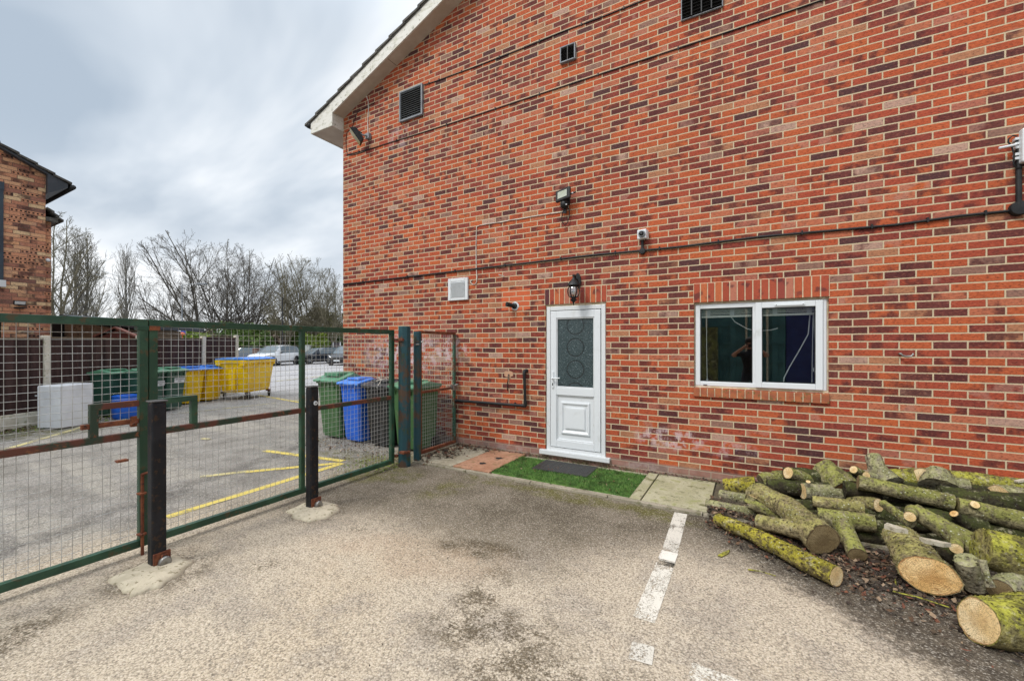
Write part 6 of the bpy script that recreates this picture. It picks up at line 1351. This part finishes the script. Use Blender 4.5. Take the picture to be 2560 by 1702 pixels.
# splinters
def shard(label,a,b,w_,seed,mat):
    rn=random.Random(seed); d=(b-a); s_=d.cross(Vector((0,0,1))).normalized()*w_; m=MB(); up=Vector((0,0,w_*.5))
    q=[a-s_*.6,a+s_*.7,a.lerp(b,.55)+s_,b,a.lerp(b,.5)-s_*.5]; m.v=[p+up for p in q]+[p-up*.4 for p in q]; n=5
    m.f=[tuple(range(n)),tuple(reversed(range(n,2*n)))]+[(i,i+n,(i+1)%n+n,(i+1)%n) for i in range(n)]; tag(m.build('splinter',mat),label,'splinter','split pieces on the log pile')
M_SPL=simple('grey_split_wood',(.36,.32,.23),(.46,.42,.33),.9,14,.35,.6,.4,c3=(.2,.17,.11)); 
shard('long grey splinter pointing right above the huge log',at(Z6(690,265),z=.36),at(Z6(960,312),z=.33),.035,1,M_SPL)
shard('flat grey splinter torn from the back of the huge log',at(Z6(350,130),z=.36),at(Z6(560,190),z=.36),.04,2,M_SPL)
shard('dark mossy bark chip alone on the tarmac left of the pile',G(*Z4(165,1185)),G(*Z4(285,1115)),.022,3,BARK['o'])
shard('pale chip caught on top of the logs at the right edge',at(Z5(2140,440),y=-.2),at(Z5(2260,410),y=-.16),.022,4,M_SPL)

# ------------------------------------------------------------------ litter
def litter(name,label,n,place,mats,size,seed,stuff=True,thick=True):
    rn=random.Random(seed); m=MB(); mi=[]
    for i in range(n):
        x,y=place(rn)
        if x is None: continue
        s_=rn.uniform(*size); a=rn.uniform(0,6.283); asp=rn.choice((.12,.2,.45,.6,.7)); tl=Euler((rn.gauss(0,.35),rn.gauss(0,.35),a)).to_matrix(); k=len(m.v); z=.006+rn.uniform(0,.02)+s_*.15+(.03 if y>-1.06 and x>-4.03 else 0)
        o=Vector((x,y,z)); cv=s_*.18
        for p in ((-s_,0,cv),(-s_*.2,s_*asp,0),(s_,0,cv),(-s_*.1,-s_*asp,0)): m.v.append(o+tl@Vector(p))
        m.f+=[(k,k+1,k+3),(k+1,k+2,k+3)]; q=rn.randrange(len(mats)); mi+=[q,q]
    me=bpy.data.meshes.new(name); me.from_pydata([tuple(v) for v in m.v],[],m.f)
    for q in mats: me.materials.append(q)
    me.polygons.foreach_set('material_index',mi); o=bpy.data.objects.new(name,me); col.objects.link(o); tag(o,label,'litter',kind='stuff')
LM=[simple('leaf_brown',(.07,.038,.02),(.11,.06,.03),.85,20),simple('leaf_dark',(.03,.019,.013),(.05,.032,.02),.9,20),simple('leaf_tan',(.22,.145,.085),(.28,.19,.12),.8,20),simple('leaf_red',(.085,.036,.022),(.12,.06,.035),.8,20),LM0] if False else None
LM=[simple('leaf_brown',(.07,.038,.02),(.11,.06,.03),.85,20),simple('leaf_dark',(.03,.019,.013),(.05,.032,.02),.9,20),simple('leaf_tan',(.24,.165,.10),(.30,.21,.14),.8,20),simple('leaf_red',(.13,.042,.022),(.18,.07,.035),.8,20),simple('leaf_darker',(.022,.015,.011),(.04,.026,.018),.9,20),simple('bark_chip',(.09,.06,.035),(.05,.035,.022),.9,20)]
def near_logs(rn):
    t=rn.random(); 
    x=rn.uniform(-.35,2.0); d=abs(rn.gauss(0,.38)); y=-1.02-.52*max(0,min(1,(x+.2)/1.2))*1.05-d+rn.uniform(.0,.5)
    if .70*x+.714*y<-1.12+rn.gauss(0,.10): return None,None
    return x,y
litter('leaf_litter','dark litter of leaves, bark and chips spread along the foot of the log pile',8200,near_logs,LM+[LM[1],LM[4],LM[5]],(.006,.026),3)
def corner(rn):
    x=rn.gauss(-3.86,.14); y=rn.gauss(-.55,.24)
    if rn.random()<.35: x,y=rn.gauss(-3.75,.22),rn.gauss(-.12,.06)
    if y>-.03 or x<-4.0: return None,None
    return x,y
litter('leaf_litter','drift of dead brown leaves in the corner by the side gate',520,corner,LM[:2]+LM[3:],(.014,.036),5)
def onturf(rn): return rn.uniform(-2.78,-1.1),rn.uniform(-.93,-.12)
litter('crumbs','brown crumbs and leaf bits scattered over the green turf mat',170,onturf,[LM[0],LM[2],LM[3]],(.006,.016),21)
def wallfoot(rn):
    x=rn.uniform(-4.0,-.3); return x,-abs(rn.gauss(.0,.035))-.006
litter('wall_dirt','line of dirt and leaf bits along the foot of the brick wall',700,wallfoot,[LM[0],LM[1],LM[4],M_LV4],(.006,.018),23)
def yardbits(rn): return rn.uniform(-4,0),rn.uniform(-4.2,-1.1)
litter('grit','scattered grit and tiny leaves on the yard tarmac',260,yardbits,LM[1:3],(.003,.010),9)
def gatefoot(rn): return rn.uniform(-4.7,-4.0),rn.gauss(-1.35,.25)
litter('moss_tufts','tufts of yellow green moss at the foot of the gate post',1500,gatefoot,[M_LV1,M_LV4],(.005,.018),12)
def fencefoot(rn):
    s_=rn.uniform(-2.0,2.2); c=FP+DIR*s_+NRM*abs(rn.gauss(.1,.35)); return c.x,c.y
litter('weeds','low weeds and moss along the foot of the wooden fence',2200,fencefoot,[M_LV1,M_LV4,LM[0]],(.01,.04),14)
def binfoot(rn): return rn.uniform(-6.4,-4.2),rn.gauss(-.95,.16)
litter('leaf_litter','mossy leaf litter in front of the bins by the wall',900,binfoot,[LM[0],LM[2],M_LV4,LM[1]],(.008,.025),17)
# twigs on the dirt
rn=random.Random(8)
for i,(pa,pb,lab) in enumerate((((2120+430*.2691,1280+740*.2691),(2120+980*.2691,1280+895*.2691),'thin green stem lying on the dirt in front of the corner log'),((1760+480*.2296,1120+1320*.2296),(1760+780*.2296,1120+1390*.2296),'straight dark twig on the tarmac below the yellow mossy log'),((2120+425*.2691,1280+740*.2691),(2120+440*.2691,1280+620*.2691),'short pale twig standing beside the huge sawn log'))):
    a=G(*pa,.015); b=G(*pb,.02); m=MB(); m.tube([a,a.lerp(b,.4)+Vector((.01,.01,.004)),b],.006,6,rs=[.006,.005,.004]); tag(m.build('twig',BARK['o']),lab,'twig','twigs in front of the pile')

# ------------------------------------------------------------------ what the window mirrors: containers opposite, and the photographer
e=empty('steel_container',(-.3,-9.2,0),0,'dark green steel container facing the wall, mirrored in the window','container'); 
M_CONT=simple('container_green',(.045,.14,.15),(.07,.19,.19),.5,3)
m=MB(); m.bb((-3.2,-2.4,.1),(1.2,0,2.75)); 
for i in range(12): m.bb((-3.2+i*.37,0.0005,.2),(-3.05+i*.37,.04,2.65))
for z in (.5,1.1,1.65,2.2): m.bb((-3.2,.0405,z),(1.2,.06,z+.05))
m.build('body',M_CONT,e)
m=MB()
for x in (-.9,.2,.75): m.tube([(x,.09,.15),(x,.09,2.7)],.03,8)
each(m,'locking_bar',M_CONC,e)
m=MB(); m.bb((1.22,-1.2,0),(2.9,-.02,2.7)); o=m.build('blue_store',simple('dark_blue_steel',(.018,.03,.12),(.025,.045,.16),.5,3)); o.location=(-.3,-9.2,0); tag(o,'dark blue steel store beside the green container, mirrored in the window','store')
m=MB(); m.bb((-1.85,-9.05,0),(-.86,-8.75,2.15)); tag(m.build('mossy_hoarding',simple('mossy_boards',(.16,.17,.05),(.06,.055,.03),.9,5,c3=(.3,.3,.18))),'mossy timber hoarding in front of the green container, mirrored in the window','hoarding')
def person():
    e=empty('person',(.0,-D-.36,0),0,'person in dark clothes holding up a phone, mirrored in the window','person')
    J={'pel':(0,0,.92),'ch':(0,.01,1.28),'nk':(0,.0,1.48),'hd':(0,.03,1.62),'ht':(0,.02,1.76),'sl':(-.19,0,1.42),'sr':(.19,0,1.42),'el':(-.36,.12,1.36),'er':(.36,.12,1.36),'wl':(-.13,.29,1.55),'wr':(.13,.29,1.55),'hl':(-.075,.31,1.59),'hr':(.075,.31,1.59),'jl':(-.1,0,.88),'jr':(.1,0,.88),'kl':(-.12,.02,.47),'kr':(.12,.02,.47),'al':(-.13,0,.09),'ar':(.13,0,.09),'fl':(-.15,.17,.04),'fr':(.15,.17,.04)}
    E=[('pel','ch'),('ch','nk'),('nk','hd'),('hd','ht'),('ch','sl'),('sl','el'),('el','wl'),('wl','hl'),('ch','sr'),('sr','er'),('er','wr'),('wr','hr'),('pel','jl'),('jl','kl'),('kl','al'),('al','fl'),('pel','jr'),('jr','kr'),('kr','ar'),('ar','fr')]
    rad={'pel':.15,'ch':.16,'nk':.06,'hd':.095,'ht':.07,'sl':.075,'sr':.075,'el':.048,'er':.048,'wl':.03,'wr':.03,'hl':.035,'hr':.035,'jl':.10,'jr':.10,'kl':.065,'kr':.065,'al':.045,'ar':.045,'fl':.035,'fr':.035}
    ks=list(J); me=bpy.data.meshes.new('body'); me.from_pydata([J[k] for k in ks],[(ks.index(a),ks.index(b)) for a,b in E],[]); o=bpy.data.objects.new('body',me); col.objects.link(o); o.parent=e
    s_=o.modifiers.new('skin','SKIN'); sub=o.modifiers.new('sub','SUBSURF'); sub.levels=1; sub.render_levels=2
    for i,k in enumerate(ks): me.skin_vertices[0].data[i].radius=(rad[k],rad[k]); me.skin_vertices[0].data[i].use_root=(k=='pel')
    kk=NT('person_skin_and_clothes'); p=kk.sep(kk.obj()); arm=kk.math('MULTIPLY',kk.math('MAXIMUM',kk.math('GREATER_THAN',p[1],.20),kk.math('GREATER_THAN',kk.math('ABSOLUTE',p[0]),.27)),kk.math('GREATER_THAN',p[2],1.25)); head=kk.math('GREATER_THAN',p[2],1.51)
    c=kk.mix(kk.math('MAXIMUM',arm,head),kk.mix(kk.math('GREATER_THAN',p[2],.95),(.02,.025,.04),(.012,.012,.014)),(.42,.22,.15)); me.materials.append(kk.pbr(c,.7,0,None,.3))
    for sgn in (-1,1):
        f=bpy.data.meshes.new('fingers'); vs=[];es=[]; rr_=[]
        for q in range(5):
            b=Vector((sgn*.075,.31,1.59)); z=(q-2)*.019; k=len(vs)
            if q<4: pts=[b,b+Vector((-sgn*.012,.03,z+.0)),b+Vector((-sgn*.028,.045,z)),b+Vector((-sgn*.045,.04,z))]
            else: pts=[b,b+Vector((-sgn*.01,-.01,-.03)),b+Vector((-sgn*.03,-.012,-.045)),b+Vector((-sgn*.045,-.008,-.05))]
            vs+=[tuple(v) for v in pts]; es+=[(k,k+1),(k+1,k+2),(k+2,k+3)]; rr_+=[.011,.0095,.009,.008]
        f.from_pydata(vs,es,[]); fo=bpy.data.objects.new('hand',f); col.objects.link(fo); fo.parent=e; fo.modifiers.new('skin','SKIN'); ss=fo.modifiers.new('s','SUBSURF'); ss.levels=1
        for i in range(len(vs)): f.skin_vertices[0].data[i].radius=(rr_[i],rr_[i]); f.skin_vertices[0].data[i].use_root=(i%4==0)
        f.materials.append(simple('skin',(.42,.22,.15),(.38,.19,.13),.6,9))
    h=MB(); h.lathe([(0,-.06),(.085,-.05),(.108,0),(.10,.06),(.06,.10),(0,.112)],(0,.005,1.68),16); h.build('hair',simple('dark_hair',(.02,.014,.01),(.03,.02,.015),.7,20),e,smooth=True)
    m=MB(); m.bb((-.075,.335,1.56),(.075,.343,1.635)); ph=m.build('phone',M_BLACK,bev=.003); ph.location=(0,-D-.36,0); tag(ph,'dark phone held sideways in both hands, mirrored in the window','phone')
person()

# ------------------------------------------------------------------ camera, sky, light
cam=bpy.data.cameras.new('camera'); co=bpy.data.objects.new('camera',cam); col.objects.link(co)
co.location=(0,-D,H); co.rotation_euler=(R(90),0,yaw)
cam.sensor_width=36; cam.lens=36*F/2560; cam.shift_y=(HY-851)/2560; cam.clip_end=2000; cam.clip_start=.01
sc.camera=co
SUN_EL,SUN_AZ=R(48),R(205)      # sun behind and left of the camera, veiled by cloud
w=bpy.data.worlds.new('World'); sc.world=w; w.use_nodes=True; nt=w.node_tree; nt.nodes.clear()
def nn(t,**k):
    n=nt.nodes.new('ShaderNode'+t)
    for a,b in k.items(): setattr(n,a,b)
    return n
sky=nn('TexSky',sky_type='NISHITA'); sky.sun_disc=False; sky.sun_elevation=SUN_EL; sky.sun_rotation=SUN_AZ; sky.air_density=1; sky.dust_density=2; sky.ozone_density=1
tc=nn('TexCoord'); sp=nn('SeparateXYZ'); nt.links.new(tc.outputs['Generated'],sp.inputs[0])
def mth(op,a,b=None,clamp=False):
    n=nn('Math',operation=op); n.use_clamp=clamp
    for i,v in enumerate((a,b)):
        if v is None: continue
        if isinstance(v,(int,float)): n.inputs[i].default_value=v
        else: nt.links.new(v,n.inputs[i])
    return n.outputs[0]
# cloud deck: direction projected onto a flat layer
zc=mth('ADD',mth('MAXIMUM',sp.outputs[2],0.),.16)
cb=nn('CombineXYZ'); nt.links.new(mth('DIVIDE',sp.outputs[0],zc),cb.inputs[0]); nt.links.new(mth('DIVIDE',sp.outputs[1],zc),cb.inputs[1])
mp=nn('Mapping'); nt.links.new(cb.outputs[0],mp.inputs[0]); mp.inputs['Rotation'].default_value=(0,0,R(35)); mp.inputs['Scale'].default_value=(.5,1.15,1); mp.inputs['Location'].default_value=(1.3,.4,0)
n1=nn('TexNoise'); n1.inputs['Scale'].default_value=1.05; n1.inputs['Detail'].default_value=5; n1.inputs['Roughness'].default_value=.48; n1.inputs['Distortion'].default_value=.35; nt.links.new(mp.outputs[0],n1.inputs['Vector'])
rp=nn('ValToRGB'); cr=rp.color_ramp; cr.elements[0].position=.40; cr.elements[0].color=(3.3,3.9,4.6,1); cr.elements[1].position=.60; cr.elements[1].color=(7.4,7.6,7.8,1)
e1=cr.elements.new(.485); e1.color=(4.9,5.4,5.95,1)
nt.links.new(n1.outputs[0],rp.inputs[0])
# brighter band near the horizon, and brighter cloud overhead as under real overcast
hb=nn('MapRange',interpolation_type='SMOOTHSTEP'); nt.links.new(sp.outputs[2],hb.inputs[0]); hb.inputs[1].default_value=.0; hb.inputs[2].default_value=.36; hb.inputs[3].default_value=1.; hb.inputs[4].default_value=0.
mx=nn('Mix',data_type='RGBA'); nt.links.new(mth('MULTIPLY',hb.outputs[0],.62),mx.inputs[0]); nt.links.new(rp.outputs[0],mx.inputs[6]); mx.inputs[7].default_value=(7.5,7.65,7.8,1)
ov=nn('MapRange',interpolation_type='SMOOTHSTEP'); nt.links.new(sp.outputs[2],ov.inputs[0]); ov.inputs[1].default_value=.55; ov.inputs[2].default_value=.95; ov.inputs[3].default_value=1.; ov.inputs[4].default_value=2.6
vs=nn('VectorMath',operation='SCALE'); nt.links.new(mx.outputs[2],vs.inputs[0]); nt.links.new(ov.outputs[0],vs.inputs['Scale'])
m2=nn('Mix',data_type='RGBA'); m2.inputs[0].default_value=.94; nt.links.new(sky.outputs[0],m2.inputs[6]); nt.links.new(vs.outputs[0],m2.inputs[7])
bg=nn('Background'); bg.inputs['Strength'].default_value=.1; nt.links.new(m2.outputs[2],bg.inputs[0]); wo=nn('OutputWorld'); nt.links.new(bg.outputs[0],wo.inputs[0])
sl=bpy.data.lights.new('sun','SUN'); sl.energy=1.5; sl.angle=R(14); sl.color=(1,.965,.91); so=bpy.data.objects.new('sun',sl); col.objects.link(so)
sd=Vector((math.sin(SUN_AZ)*math.cos(SUN_EL),math.cos(SUN_AZ)*math.cos(SUN_EL),math.sin(SUN_EL))); so.rotation_euler=sd.to_track_quat('Z','Y').to_euler()
sc.view_settings.view_transform='Standard'; sc.view_settings.look='None'; sc.view_settings.exposure=.56; sc.view_settings.gamma=1; sc.view_settings.use_curve_mapping=False
sc.cycles.max_bounces=8; sc.cycles.transparent_max_bounces=16
